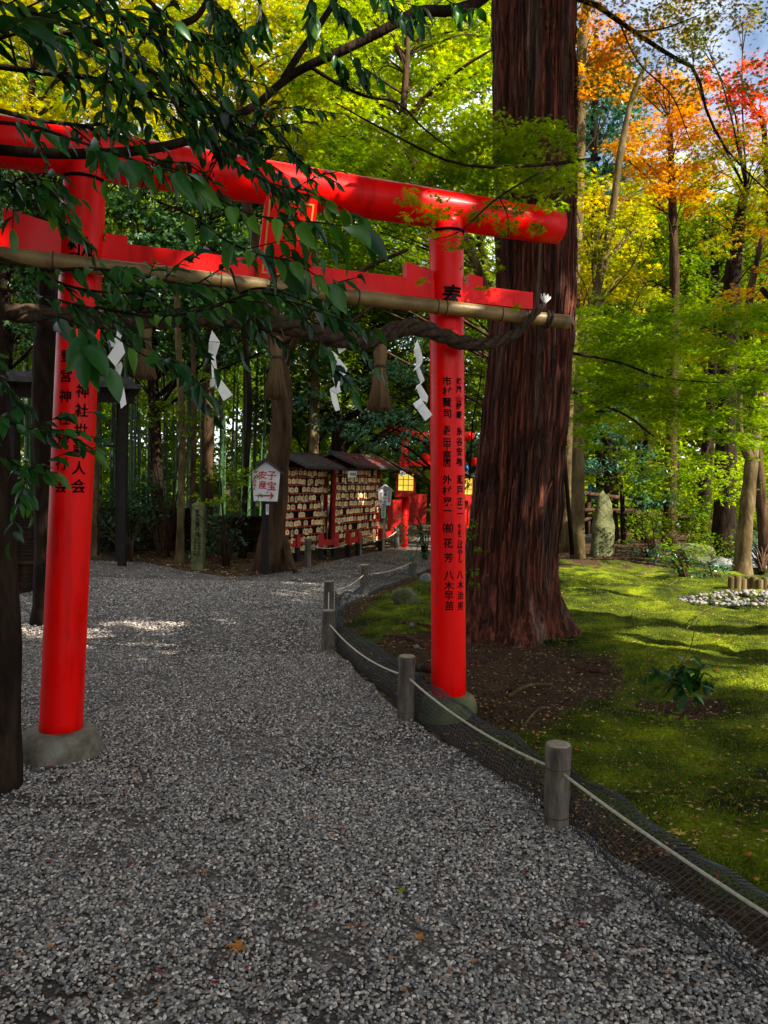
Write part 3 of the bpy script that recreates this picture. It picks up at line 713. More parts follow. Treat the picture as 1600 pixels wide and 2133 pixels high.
# straw tassels and folded paper streamers
def tassel(px, py, h, w, label, off=.30, neck=.33):
    top = TP(px, py, off); k = np.linalg.norm(top - EYE) / FPX; H = h * k; W = w * k / 2
    t = thing('straw_tassel', top, label, 'tassel', 'straw tassels under the gate rope')
    mb = MB(); zs = [0, .06, .16, neck - .04, neck]; rs = [.30, .62, .70, .56, .50]
    mb._lathe([(W * .75 * r, -H * z) for r, z in zip(rs, zs)], 20, top); mb.build('head', M['straw'], t)
    mb = MB(); mb.tube([top - UP * H * (neck - .01), top - UP * H * (neck + .03)], W * .46, 16); mb.build('binding', M['dark'], t)
    mb = MB()
    for q in range(230):
        a = rng.uniform(0, 2 * pi); r = sqrt(rng.uniform(.1, 1)); r0 = W * .40 * r; r1 = W * r * rng.uniform(.9, 1.02)
        z1 = H * rng.uniform(.965, 1.0)
        a0 = top - UP * H * (neck + .02) + np.array([cos(a), sin(a), 0]) * r0; a1 = top - UP * z1 + np.array([cos(a), sin(a), 0]) * r1
        m_ = (a0 * .5 + a1 * .5) - np.array([cos(a), sin(a), 0]) * W * .05; mb.tube([a0, m_, a1], W * rng.uniform(.02, .034), 4)
    mb._lathe([(W * .38, -H * (neck + .01)), (W * .6, -H * .7), (W * .85, -H * .95), (.001, -H * .95)], 16, top)
    mb.build('skirt', M['straw'], t)
tassel(305, 664, 118, 46, 'straw tassel hanging leftmost, in the leaf shade right of the left red pillar')
tassel(577, 700, 128, 52, 'straw tassel hanging in front of the leaning tree trunk beside the arrow sign')
tassel(793, 715, 138, 55, 'straw tassel hanging just left of the rightmost white paper streamer')
def streamer(ox, oy, sc, panels, label, off=.30):
    """folded paper: each panel a thin sheet, hinged to the next along a crease"""
    c0 = TP(ox + panels[0][0][0] / sc, oy + panels[0][0][1] / sc, off)
    t = thing('paper_streamer', c0, label, 'paper streamer', 'zigzag paper streamers under the gate rope')
    mb = MB()
    for i, pn in enumerate(panels):
        q = np.array(pn, float); c = q.mean(0); hw = np.ptp(q[:, 0]) / 2 + 1
        V = [TP(ox + x / sc, oy + y / sc, off + .010 * i % .021 + (.014 if i % 2 else -.014) * (x - c[0]) / hw) for x, y in q]
        V = np.array(V); th = TN * .0007; n = len(V); m_ = V.mean(0) + TN * .004
        A = np.vstack([V + th, V - th, [m_ + th, m_ - th]])
        F = [[i_, (i_ + 1) % n, 2 * n] for i_ in range(n)] + [[n + (i_ + 1) % n, n + i_, 2 * n + 1] for i_ in range(n)]
        mb.addpoly(A, F); mb.addpoly(A, [[i_, n + i_, n + (i_ + 1) % n, (i_ + 1) % n] for i_ in range(n)])
    mb.build('folded_strip', M['paper'], t, smooth=False)
streamer(0, 600, 2.857, [[(705, 200), (725, 290), (690, 300)], [(636, 312), (722, 288), (706, 345), (655, 352)], [(705, 310), (768, 350), (688, 468), (640, 410)], [(686, 468), (722, 436), (730, 470), (706, 560), (690, 528)], [(698, 545), (738, 590), (753, 690), (720, 718), (704, 610)]],
         'white zigzag paper streamer hanging leftmost, close to the left red pillar')
streamer(0, 600, 2.857, [[(1262, 250), (1310, 322), (1244, 316)], [(1244, 318), (1310, 326), (1285, 404), (1240, 382)], [(1256, 405), (1282, 398), (1296, 520), (1262, 540)], [(1250, 545), (1302, 528), (1296, 575), (1250, 592)], [(1282, 585), (1308, 532), (1386, 636), (1330, 672)]],
         'white zigzag paper streamer second from the left, in front of the bamboo grove')
streamer(560, 560, 4.706, [[(645, 550), (702, 655), (682, 715), (616, 640)], [(650, 722), (722, 690), (756, 790), (690, 835)], [(618, 800), (684, 858), (660, 902), (608, 830)], [(662, 885), (690, 878), (772, 975), (752, 1040), (640, 1062), (625, 1040), (665, 990)], [(597, 990), (622, 1015), (690, 1050), (742, 1178), (652, 1152)], [(595, 1180), (650, 1145), (750, 1185), (665, 1226)], [(597, 1188), (665, 1228), (697, 1382), (655, 1396), (625, 1320)]],
         'white zigzag paper streamer between two straw tassels, third from the left')
streamer(560, 560, 4.706, [[(1456, 688), (1482, 775), (1418, 800)], [(1420, 802), (1482, 772), (1512, 880), (1500, 930), (1440, 965), (1446, 890)], [(1412, 1005), (1440, 962), (1500, 930), (1470, 968)], [(1440, 978), (1476, 962), (1528, 1090), (1490, 1128), (1464, 1060)], [(1435, 1190), (1450, 1145), (1526, 1092), (1490, 1135)], [(1446, 1165), (1492, 1136), (1562, 1250), (1552, 1312), (1490, 1282)], [(1413, 1320), (1490, 1268), (1522, 1318), (1444, 1372)], [(1448, 1370), (1522, 1322), (1604, 1430), (1535, 1492)]],
         'white zigzag paper streamer beside the right red pillar, rightmost of the four')

# ------------------------------------------------------------------ rope-and-net fence along the path
POSTS = [(1986, 2500, None), (1158, 1722, 1545), (845, 1500, 1364), (683, 1355, 1270), (684, 1281, 1210), (758, 1240, 1176), (858, 1200, 1157)]
pw = []; pl = ['', 'stout weathered wooden post nearest the camera on the right edge of the gravel path', 'weathered wooden post with a pale top just left of the right red pillar foot',
      'dark wooden post at the bend of the path, the nearer of two in line', 'dark wooden post at the bend of the path, the farther of two in line', 'small wooden post behind the bend of the path, left end of the grey far netting', 'small wooden post in far netting just left of the right red pillar']
def post(base, h, r, label, cuts=True):
    t = thing('wooden_post', base, label, 'post', 'wooden rope posts')
    mb = MB(); prof = [(r * 1.03, -.05), (r * 1.02, .02), (r, h * .3), (r * .98, h * .6), (r, h * .9), (r * .99, h * .985), (r * .93, h)]
    pr = []
    for q in np.linspace(-.05, h * .985, 26): pr.append((r * (1 + .025 * sin(q * 31 + r * 900)), q))
    pr.append((r * .94, h)); mb._lathe(pr, 28, base); V = mb.V[0]
    a = np.arctan2(V[:, 1] - base[1], V[:, 0] - base[0]); f = 1 + .045 * vnoise(a * 4 + 10, V[:, 2] * 9, 5) + .02 * vnoise(a * 11 + 40, V[:, 2] * 40, 6)
    V[:, 0] = base[0] + (V[:, 0] - base[0]) * f; V[:, 1] = base[1] + (V[:, 1] - base[1]) * f
    mb.build('shaft', M['post'], t)
    mb = MB(); mb._lathe([(r * .96, h - .002), (r * .93, h + .003), (r * .5, h + .004), (.0005, h + .003)], 24, base); mb.build('cut_top', M['posttop'], t)
    if cuts:
        for z in (h * .72, h * .14):
            mb = MB(); mb.tube([base + UP * z, base + UP * (z + .003)], r * 1.035, 24); mb.build('wire_ring', M['dark'], t)
    return t
for i, (px, py, ty) in enumerate(POSTS):
    if i == 0: pw.append((np.array([1.45, 1.80, 0]), .42)); continue
    b_ = G(px, py); b_[2] = 0; h = (py - ty) * b_[1] / FPX * 1.0; pw.append((b_, h))
    post(b_, h, [.06, .0585, .0565, .062, .062, .058, .058][i], pl[i], cuts=i in (1, 2, 3))
def sag(a, b, s, n=20):
    t = np.linspace(0, 1, n)[:, None]; q = a + (b - a) * t; q[:, 2] -= (4 * s * t * (1 - t))[:, 0]; return q
rl = ['pale rope running off the lower right corner from the nearest wooden post', 'pale rope between the nearest wooden post and the one beside the red pillar foot', 'pale rope from the post by the red pillar foot up to the path bend',
      'pale rope between the two posts in line at the bend of the path', 'pale rope from the bend of the path back to the far netting post', 'thin pale rope over the far grey netting']
nl = ['black mesh netting bulging along the lower right edge of the gravel', 'black mesh netting in front of the right red pillar foot', 'black mesh netting between the bend of the path and the pillar foot post', 'black mesh netting gathered between the two posts in line', 'black mesh netting sagging behind the bend of the path', 'grey looking far mesh netting beside the back of the right red pillar']
for i in range(6):
    a, ha = pw[i]; b, hb = pw[i + 1]
    d = unit(b - a); sd = np.array([-d[1], d[0], 0]) * -1       # towards the moss
    if np.dot(sd, [1, 0, 0]) < 0 and i < 4: sd = -sd
    za, zb = ha * .69, hb * .69
    mb = MB(); q = sag(a + UP * za - sd * .0, b + UP * zb, [.03, .055, .075, .02, .05, .05][i])
    mb.tube(q, .0068 if i < 3 else .006, 8); o = mb.build('rope', M['cord'], loc=a); tag(o, rl[i], 'rope', 'pale ropes strung between the wooden posts')
    # net: rows from foot to top edge
    Lg = np.linalg.norm(b - a); sp_ = .026 if i < 3 else .034; nu = int(Lg / sp_); nv = 12 if i < 3 else 9
    U = np.linspace(0, 1, nu)[:, None]; Vv = np.linspace(0, 1, nv)[None, :]
    top = (za * (1 - U) + zb * U) * 1.05 - .10 * np.sin(U * pi) ** .8 + .015 * np.sin(U * 17 + i)
    bulge = [.16, .03, .05, .04, .06, .05][i] * np.sin(U * pi) * np.sin(Vv * pi * .8 + .2)
    lean = [.24, .17, .20, .10, .10, .04][i] * np.sin(U * pi) ** .7 * Vv ** 2.2
    foot = [-.02, -.02, .02, .02, .02, .02][i]
    px_ = a[:2] + (b - a)[:2] * U[..., None] + sd[:2] * (lean - bulge + foot + .065 + .012 * np.sin(U * 23) * Vv)[..., None]
    fold = np.where(Vv > .85, -(Vv - .85) * .25, 0)
    pz = .012 + top * np.minimum(Vv * 1.08, 1) + fold + .006 * np.sin(U * 40 + Vv * 5)
    W = np.concatenate([px_, pz[..., None]], -1)
    mb = MB(); rr = .0019 if i < 3 else .0021
    for v in range(nv): mb.tube(W[:, v], rr * (1.6 if v == nv - 1 else 1), 4, cap=False)
    for u in range(nu): mb.tube(W[u], rr, 4, cap=False)
    if i < 3:
        W2 = W[:, -4:].copy(); W2[..., 2] -= (0 * np.linspace(0, 1, 4))[None, :]
        W2 = W2[:, ::-1] + np.append(sd[:2], -.02) * np.linspace(.01, .05, 4)[None, :, None]
        for v in range(4): mb.tube(W2[:, v], rr, 4, cap=False)
        for u in range(nu): mb.tube(W2[u], rr, 4, cap=False)
    o = mb.build('netting', M['net'], loc=a); tag(o, nl[i], 'netting', 'netting fixed to the wooden posts')

# ------------------------------------------------------------------ the big cedar
def cedar():
    base = np.array([CEDAR[0], CEDAR[1], 0])
    t = thing('cedar_tree', base, 'huge red brown cedar trunk with shaggy bark behind the right end of the gate', 'tree')
    nz_, na = 330, 420
    zs = np.concatenate([np.linspace(-.1, 1.2, 110), np.linspace(1.22, 8.2, 180), np.linspace(8.3, 15, 40)])
    an = np.linspace(0, 2 * pi, na, endpoint=False)
    Z, A = np.meshgrid(zs, an, indexing='ij')
    R = np.interp(Z - .06, [-.1, 0, .15, .4, .72, 1.65, 2.6, 3.5, 4.9, 6.3, 15], [.54, .51, .47, .43, .405, .395, .375, .358, .362, .366, .24])
    # buttress roots
    for a0, w, amp in [(-0.35, .32, .30), (-2.5, .40, .22), (.7, .4, .2), (2.4, .4, .2), (-1.5, .35, .20), (-.95, .16, .10), (3.1, .3, .25)]:
        dA = np.angle(np.exp(1j * (A - a0))); R += amp * np.exp(-(dA / w) ** 2) * np.exp(-np.clip(Z - .10, 0, 9) / .30)
    dr = A + .05 * np.sin(Z * .5)
    R *= 1 + .045 * np.sin(dr * 3 + 1) + .035 * np.sin(dr * 5 + Z * .12 + 2) + .022 * np.sin(dr * 9 - Z * .1)
    k = 34
    def per(a, zz, kk, seed): return vnoise(np.mod(a / (2 * pi) * kk, kk), zz, seed) 
    R += .026 * (1 - 2 * np.abs(per(dr, Z * .55, 34, 21))) ** 1 + .016 * (1 - 2 * np.abs(per(dr, Z * 1.1, 72, 22))) + .008 * per(dr, Z * 6, 120, 23) - .022 * (np.abs(per(dr, Z * .8, 40, 25)) < .10)
    low = np.exp(-(np.clip(Z, 0, 9) / .5) ** 2); R += .012 * low * vnoise(A * 9, Z * 26, 24)
    ax_ = [P(x, y, 7.45) for x, y in [(1062, 1300), (1060, 1200), (1079, 1000), (1098, 800), (1112, 600), (1110, 300), (1108, 0)]]
    cx = np.interp(Z, [0] + [q[2] for q in ax_] + [15], [base[0]] + [q[0] for q in ax_] + [ax_[-1][0] + .1])
    V = np.stack([cx + R * np.cos(A), base[1] + R * np.sin(A), Z], -1)
    mb = MB(); i = np.arange(nz_ - 1)[:, None] * na; j = np.arange(na)[None, :]; kk = (j + 1) % na
    mb.add(V.reshape(-1, 3), np.stack([i + j, i + kk, i + na + kk, i + na + j], -1).reshape(-1, 4))
    # loose strips of bark, still part of the trunk
    for q in range(1500):
        a = rng.uniform(pi, 2 * pi) if q % 5 else rng.uniform(0, pi); z = rng.uniform(.5, 7.2); L_ = rng.uniform(.10, .9); w = rng.uniform(.004, .020)
        ia = int(a / (2 * pi) * na) % na; pts = []
        lift = rng.uniform(.002, .045) if q % 6 == 0 else rng.uniform(.002, .015)
        for s in np.linspace(0, 1, 7):
            iz = np.searchsorted(zs, z + s * L_); p = V[min(iz, nz_ - 1), ia]; rad = np.array([cos(an[ia]), sin(an[ia]), 0])
            pts.append(p + rad * (.002 + lift * abs(s - .45) ** 2 * 4) + np.array([-sin(a), cos(a), 0]) * .02 * s * rng.uniform(-.3, .3))
        tg = np.array([-sin(a), cos(a), 0]); rows = []
        for s, p in zip(np.linspace(0, 1, 7), pts):
            ww = w * sin(pi * min(max(s, .06), .94)) ** .6; rows += [p - tg * ww, p + np.array([cos(a), sin(a), 0]) * .004, p + tg * ww]
        mb.grid(np.array(rows), 7, 3)
    m, N, L, b = new_mat('cedar_bark')
    tc = N.new('ShaderNodeTexCoord'); mp = N.new('ShaderNodeMapping'); mp.inputs['Scale'].default_value = (1, 1, .055)
    L.new(tc.outputs['Object'], mp.inputs[0])
    n1 = N.new('ShaderNodeTexNoise'); n1.inputs['Scale'].default_value = 26; n1.inputs['Detail'].default_value = 9; n1.inputs['Roughness'].default_value = .7
    n2 = N.new('ShaderNodeTexNoise'); n2.inputs['Scale'].default_value = 5; n2.inputs['Detail'].default_value = 4
    L.new(mp.outputs[0], n1.inputs[0]); L.new(mp.outputs[0], n2.inputs[0])
    r = ramp(N, [(0.003, 0.0015, 0.001), (0.040, 0.010, 0.005), (0.125, 0.034, 0.016), (0.24, 0.11, 0.065)], [.36, .48, .60, .76]); L.new(n1.outputs['Fac'], r.inputs[0])
    r2 = ramp(N, [(0.006, 0.003, 0.002), (0.07, 0.038, 0.024), (0.20, 0.14, 0.10)], [.36, .54, .74]); L.new(n1.outputs['Fac'], r2.inputs[0])
    r3 = ramp(N, [(0, 0, 0), (1, 1, 1)], [.54, .64]); L.new(n2.outputs['Fac'], r3.inputs[0])
    mx = N.new('ShaderNodeMix'); mx.data_type = 'RGBA'; L.new(r3.outputs[0], mx.inputs[0]); L.new(r.outputs[0], mx.inputs[6]); L.new(r2.outputs[0], mx.inputs[7])
    ge = N.new('ShaderNodeNewGeometry'); mr = N.new('ShaderNodeMapRange'); mr.inputs[3].default_value = .45; mr.inputs[4].default_value = 2.1
    hs = N.new('ShaderNodeHueSaturation'); L.new(ge.outputs['Random Per Island'], mr.inputs[0]); L.new(mr.outputs[0], hs.inputs['Value']); L.new(mx.outputs[2], hs.inputs['Color'])
    L.new(hs.outputs[0], b.inputs['Base Color']); b.inputs['Roughness'].default_value = .8; b.inputs['Specular IOR Level'].default_value = .2
    bp = N.new('ShaderNodeBump'); bp.inputs['Distance'].default_value = .05; bp.inputs['Strength'].default_value = 1
    L.new(n1.outputs['Fac'], bp.inputs['Height']); L.new(bp.outputs[0], b.inputs['Normal'])
    M['cedar'] = m
    mb.build('trunk', m, t)
    mb = MB(); cl = []
    for q in range(16):
        z = 9.2 + q * .38; a = q * 2.4; L_ = rng.uniform(1.6, 3.0); c0 = np.array([base[0] + np.interp(z, [0, 6.6, 15], [0, .22, .32]), base[1], z])
        e = c0 + np.array([cos(a), sin(a), .15]) * L_; mb.tube(smoothpath([c0, (c0 + e) / 2 + UP * .15, e], 8), np.linspace(.07, .015, 8), 6); cl.append((e, (1.0, 1.0, .5)))
    mb.build('branch', m, t)
    mb = MB()
    for c, r in cl: clump_leaves(mb, c, r, 420, .13, T_SIMPLE, .5)
    mb.build('crown', M['l_dark'], t, smooth=False)
    # surface roots reaching over the soil
    mb = MB()
    for pts, r in [([(930, 1372), (900, 1352), (850, 1330), (800, 1326)], .035), ([(945, 1345), (905, 1310), (850, 1300), (815, 1305)], .022), ([(950, 1320), (900, 1290), (860, 1310)], .02), ([(1000, 1392), (930, 1395), (860, 1390), (800, 1372)], .05), ([(1100, 1390), (1080, 1430), (1030, 1450)], .03), ([(1170, 1370), (1230, 1400), (1260, 1395)], .02), ([(940, 1390), (900, 1345), (870, 1342), (840, 1352)], .016)]:
        q = [Gm(x, y) + UP * (.012 if i else .05) for i, (x, y) in enumerate(pts)]; q[0] = (q[0] * .6 + base * .4) * np.array([1, 1, 0]) + UP * .08
        mb.tube(smoothpath(q, 14), np.linspace(r, r * .4, 14), 8)
    mb.build('surface_root', m, t)
    # dead vine stems on the right flank
    for pts, r, nm in [([(1182, 640), (1186, 700), (1190, 760), (1178, 830), (1172, 900), (1180, 1000), (1193, 1155)], .022, 1), ([(1150, 1000), (1148, 1100), (1157, 1205)], .022, 2), ([(1008, 700), (1000, 800), (985, 880), (978, 1000)], .010, 3)]:
        mb = MB(); d0 = CEDAR[1] - .25; q = [P(x, y, d0 + .2) for x, y in pts]; mb.tube(smoothpath(q, 20), np.linspace(r * .35, r, 20), 7)
        mb.build('dead_vine', M['barkdark'], t)
cedar()

# ------------------------------------------------------------------ bamboo grove on the left
def bamboo(h, r, seed):
    t = thing('bamboo_stalk', (0, 0, 0), ['mid thick', 'thickest', 'thin'][seed] + ' green bamboo stalk standing in the dark grove left of the path', 'bamboo', ['mid thick', 'thickest', 'thin'][seed] + ' bamboo stalks of the grove')
    mb = MB(); zs = [-.1]; z = 0.15; rs = [r]
    while z < h:
        rr = r * (1 - .55 * z / h); zs += [z - .015, z, z + .012, z + .03]; rs += [rr, rr * 1.13, rr * .90, rr]; z += .34 * (1 - .25 * z / h)
    zs.append(h); rs.append(.006); zs = np.array(zs)
    bend = .35 * np.clip(zs / h, 0, 1) ** 2.5 * (1 if seed % 2 else -1)
    mb.tube(np.stack([bend, bend * .3, zs], 1), rs, 8); mb.build('stalk', M['bamboo'], t)
    mb = MB(); cs = []
    for k in range(9):
        z = h * (.5 + .055 * k); a = k * 2.4 + seed; c = np.array([np.interp(z, zs, bend), 0, z]); e = c + np.array([cos(a), sin(a), .35]) * .8
        mb.tube([c, e], .006, 3, cap=False); cs.append(e)
    mb.build('branch', M['bamboo'], t)
    mb = MB()
    for e in cs: clump_leaves(mb, e, (.5, .5, .4), 50, .16, T_SIMPLE, .2, 4, .6)
    mb.build('foliage', M['l_green'], t, smooth=False)
    return t
protos = [bamboo(8.5, .045, 0), bamboo(9.5, .055, 1), bamboo(7.5, .038, 2)]
spots = []
tries = 0
while len(spots) < 120 and tries < 8000:
    tries += 1
    d = rng.uniform(17.0, 30.0); px = rng.uniform(-150, 555) if d > 19 else rng.uniform(-60, 470)
    p = P(px, 1050, d)
    if d < 18 and px > 300: continue
    if all(np.hypot(p[0] - q[0], p[1] - q[1]) > .32 for q in spots): spots.append((p[0], p[1]))
for i, (x, y) in enumerate(spots):
    k = i % 3
    if i < 3: protos[k].location = (x, y, 0)
    else: dup(protos[k], (x, y, 0), rng.uniform(0, 6.28), scale=rng.uniform(.85, 1.15))

# brushwood fences, shelter, timber posts
def brush_fence(a, b, h, label, n=420, th=.10):
    t = thing('brushwood_fence', a, label, 'fence', 'dark brushwood fences')
    d = unit(b - a); L_ = np.linalg.norm(b - a); nn = np.array([d[1], -d[0], 0])
    if nn @ (EYE - a) < 0: nn = -nn
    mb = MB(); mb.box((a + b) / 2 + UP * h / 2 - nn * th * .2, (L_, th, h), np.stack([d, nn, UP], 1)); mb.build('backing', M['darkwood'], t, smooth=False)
    mb = MB()
    for q in range(n):
        s = rng.uniform(0, L_ - .3); z = rng.uniform(.03, h - .02); l = rng.uniform(.2, .6); o = th * .32 + rng.uniform(0, .03)
        mb.tube([a + d * s + UP * z + nn * o, a + d * min(s + l, L_) + UP * (z + rng.uniform(-.03, .03)) + nn * (o + rng.uniform(-.01, .02))], rng.uniform(.003, .007), 4)
    mb.build('brushwood', M['bark'], t)
    mb = MB()
    for z in (.35 * h, .97 * h): mb.tube([a + UP * z + nn * .09, b + UP * z + nn * .09], .022, 8)
    mb.build('rail', M['bamboopole'] if False else M['bark'], t)
def flat(px, py): p = G(px, py); p[2] = 0; return p
brush_fence(flat(-260, 1238), flat(92, 1232), 1.15, 'dark brushwood fence at the left frame edge behind the red pillar')
brush_fence(flat(205, 1150), flat(400, 1146), .95, 'low dark brushwood fence in shade before the bamboo, left of the thin tree')
brush_fence(flat(408, 1152), flat(560, 1150), .80, 'low dark brushwood fence in shade behind the small stone pillar')
def timber(px, py, top, w, label, mat='barkpale', name='timber_post'):
    b_ = flat(px, py); k = mpp(b_[1]); tp = P(px - (0 if name != 'timber_post' else 0), top, b_[1])
    mb = MB(); R = np.stack([[1, 0, 0], [0, 1, 0], unit(tp - b_)], 1)
    mb.box((b_ + tp) / 2, (w * k, w * k, np.linalg.norm(tp - b_)), R); o = mb.build(name, M[mat], smooth=False, loc=b_); tag(o, label, 'post'); return o
timber(197, 1158, 800, 15, 'square weathered timber post just right of the left red pillar')
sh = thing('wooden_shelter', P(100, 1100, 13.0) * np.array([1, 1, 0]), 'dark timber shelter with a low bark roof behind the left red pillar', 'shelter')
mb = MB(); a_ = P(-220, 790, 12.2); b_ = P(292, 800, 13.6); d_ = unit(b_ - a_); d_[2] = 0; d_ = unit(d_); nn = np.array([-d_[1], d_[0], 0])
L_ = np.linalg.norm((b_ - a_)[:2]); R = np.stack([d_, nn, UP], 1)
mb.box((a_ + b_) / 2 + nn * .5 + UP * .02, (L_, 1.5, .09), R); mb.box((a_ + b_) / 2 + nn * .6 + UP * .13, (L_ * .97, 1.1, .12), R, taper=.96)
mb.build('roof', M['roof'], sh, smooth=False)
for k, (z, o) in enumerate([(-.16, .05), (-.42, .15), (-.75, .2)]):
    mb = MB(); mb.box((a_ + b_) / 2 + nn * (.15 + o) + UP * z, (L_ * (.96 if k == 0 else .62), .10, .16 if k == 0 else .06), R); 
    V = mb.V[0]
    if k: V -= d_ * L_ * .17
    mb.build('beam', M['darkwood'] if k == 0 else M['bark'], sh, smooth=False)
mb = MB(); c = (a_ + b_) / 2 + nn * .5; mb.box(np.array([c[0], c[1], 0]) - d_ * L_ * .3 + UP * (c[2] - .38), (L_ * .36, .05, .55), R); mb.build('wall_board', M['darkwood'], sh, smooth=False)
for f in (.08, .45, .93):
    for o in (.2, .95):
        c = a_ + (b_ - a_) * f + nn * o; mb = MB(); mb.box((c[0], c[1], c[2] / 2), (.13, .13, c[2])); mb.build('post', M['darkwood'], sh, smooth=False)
# small stone pillar with writing
b_ = flat(413, 1186); k = mpp(b_[1]); t = thing('stone_pillar', b_, 'small pale square stone pillar with black writing left of the arrow sign', 'stone pillar')
mb = MB(); h = 136 * k; w = 25 * k; mb.box(b_ + UP * h / 2, (w, w, h), taper=.97); mb.box(b_ + UP * (h + .015), (w * .97, w * .97, .03), taper=.6); mb.build('shaft', M['mossstone'], t, smooth=False)
mb = MB(); X = np.array([1.0, 0, 0]); fr = b_ + np.array([0, -w / 2 - .003, 0])
write_column(mb, '金壱百萬円也', fr + UP * (h - .12), X, UP, .083, .93)
write_column(mb, '山本印刷株式会社', fr + UP * (h * .55) + X * .035, X, UP, .046, 1.1); write_column(mb, '山本会長一同', fr + UP * (h * .47) - X * .035, X, UP, .046, 1.15)
mb.build('lettering', M['ink'], t, smooth=False)
# house-shaped signs
def house_sign(px, py, w, h, d, yaw, cols, arrow, label, post_px, strip=None, roofmat='roof', postmat='darkwood', postw=10):
    k = mpp(d); c = P(px, py, d); W = w * k; H = h * k; t = thing('house_shaped_sign', (P(px, post_px, d) * np.array([1, 1, 0])), label, 'sign')
    r = np.array([cos(yaw), sin(yaw), 0]); n = np.cross(r, UP)
    out = [(-W * .42, -H * .5), (W * .42, -H * .5), (W * .5, H * .24), (0, H * .5), (-W * .5, H * .24)]
    mb = MB(); mb.prism(out, .04, c, r, UP); bd = mb.build('board', M['white'], t, smooth=False)
    mb = MB()
    for sg in (-1, 1):
        a = c + UP * H * .515 ; e = c + r * sg * W * .60 + UP * H * .19; dd = unit(e - a)
        mb.box((a + e) / 2 - n * .015 + UP * .015, (np.linalg.norm(e - a), .15, .022), np.stack([dd, n, np.cross(dd, n)], 1))
    mb.build('roof', M[roofmat], t, smooth=False)
    for txt, x, y, s, m_ in cols:
        mb = MB(); write_column(mb, txt, c + r * x * W + UP * y * H + n * .001, r, UP, s * k, 1.12, .02); mb.build('lettering', M[m_], bd, smooth=False)
    if arrow:
        mb = MB(); o = c - UP * H * .36 + n * .003
        mb.prism([(-W * .27, -.014), (W * .20, -.014), (W * .14, -.055), (W * .19, -.055), (W * .30, 0), (W * .19, .055), (W * .14, .055), (W * .20, .014), (-W * .27, .014)], .002, o, r, UP); mb.build('arrow', M['redink'], bd, smooth=False)
    mb = MB(); pc = c - n * .07; gz = P(px, post_px, d); mb.box((pc[0] , pc[1], (c[2] - H * .3) / 2), (postw * k, postw * k, c[2] - H * .3)); mb.build('post', M[postmat], t, smooth=False)
    if strip:
        sx, sy, sw, sh_, txt = strip; sc = P(sx, sy, d); mb = MB(); mb.box(sc + n * -.005, (sw * k, .012, sh_ * k)); s_ = mb.build('label_strip', M['white'], t, smooth=False)
        mb = MB(); write_column(mb, txt, sc + UP * sh_ * k * .40 + n * .0015, r, UP, sw * k * .62, 1.05); mb.build('lettering', M['ink'], s_, smooth=False)
    return t
house_sign(554, 1003, 58, 82, 12.9, .06, [('子宝', .20, .16, 20, 'redink'), ('安産', -.12, .16, 18, 'redink'), ('縁結祈願', -.39, .10, 7, 'redink')], True, 'white house-shaped sign with red characters and arrow before the leaning trunk', 1188, (557, 1061, 6, 22, '奉納神社'), postw=14)
house_sign(802, 1032, 29, 41, 17.6, .05, [('白福いなり', 0, .24, 7.0, 'ink'), ('商売繁盛', -.30, .08, 4.6, 'redink'), ('子宝安産', .30, .10, 4.6, 'redink')], False, 'small white house-shaped sign on a pale pole right of the tablet racks', 1142, (799, 1064, 9, 31, '野宮神社参拝'), roofmat='white', postmat='posttop', postw=5)

# ------------------------------------------------------------------ tablet racks, with every hanging tablet a thing of its own
def ema_proto(v):
    mb = MB(); w, h = .135, .10
    if v == 2: w, h = .10, .13
    mb.prism([(-w / 2, -h), (w / 2, -h), (w / 2, -h * .22), (w * .2, 0), (-w * .2, 0), (-w / 2, -h * .22)], .012, (0, 0, 0), (1, 0, 0), UP)
    me = mb.mesh('prayer_tablet', smooth=False); me.materials.append(M['ema']); me.materials.append(M['ink']); me.materials.append(M['redink'])
    o = bpy.data.objects.new('prayer_tablet', me); COL.objects.link(o)
    mb = MB()
    if v == 0:
        for q in range(4): mb.box((rng.uniform(-.01, .01), -.002, -.03 - q * .013), (.07 - q * .008, .002, .004))
    elif v == 1: write_flat(mb, '縁', (0, -.001, -.05), X, UP, .05)
    else: write_flat(mb, '宮', (0, -.001, -.06), X, UP, .07); 
    w_ = mb.build('handwriting', M['ink'], o, smooth=False)
    mb = MB(); mb.tube([(0, .004, -.008), (0, .006, .05)], .003, 4); mb.build('string', M['cord'], o)
    return o
EMA = [ema_proto(v) for v in range(3)]
ema_used = [False] * 3
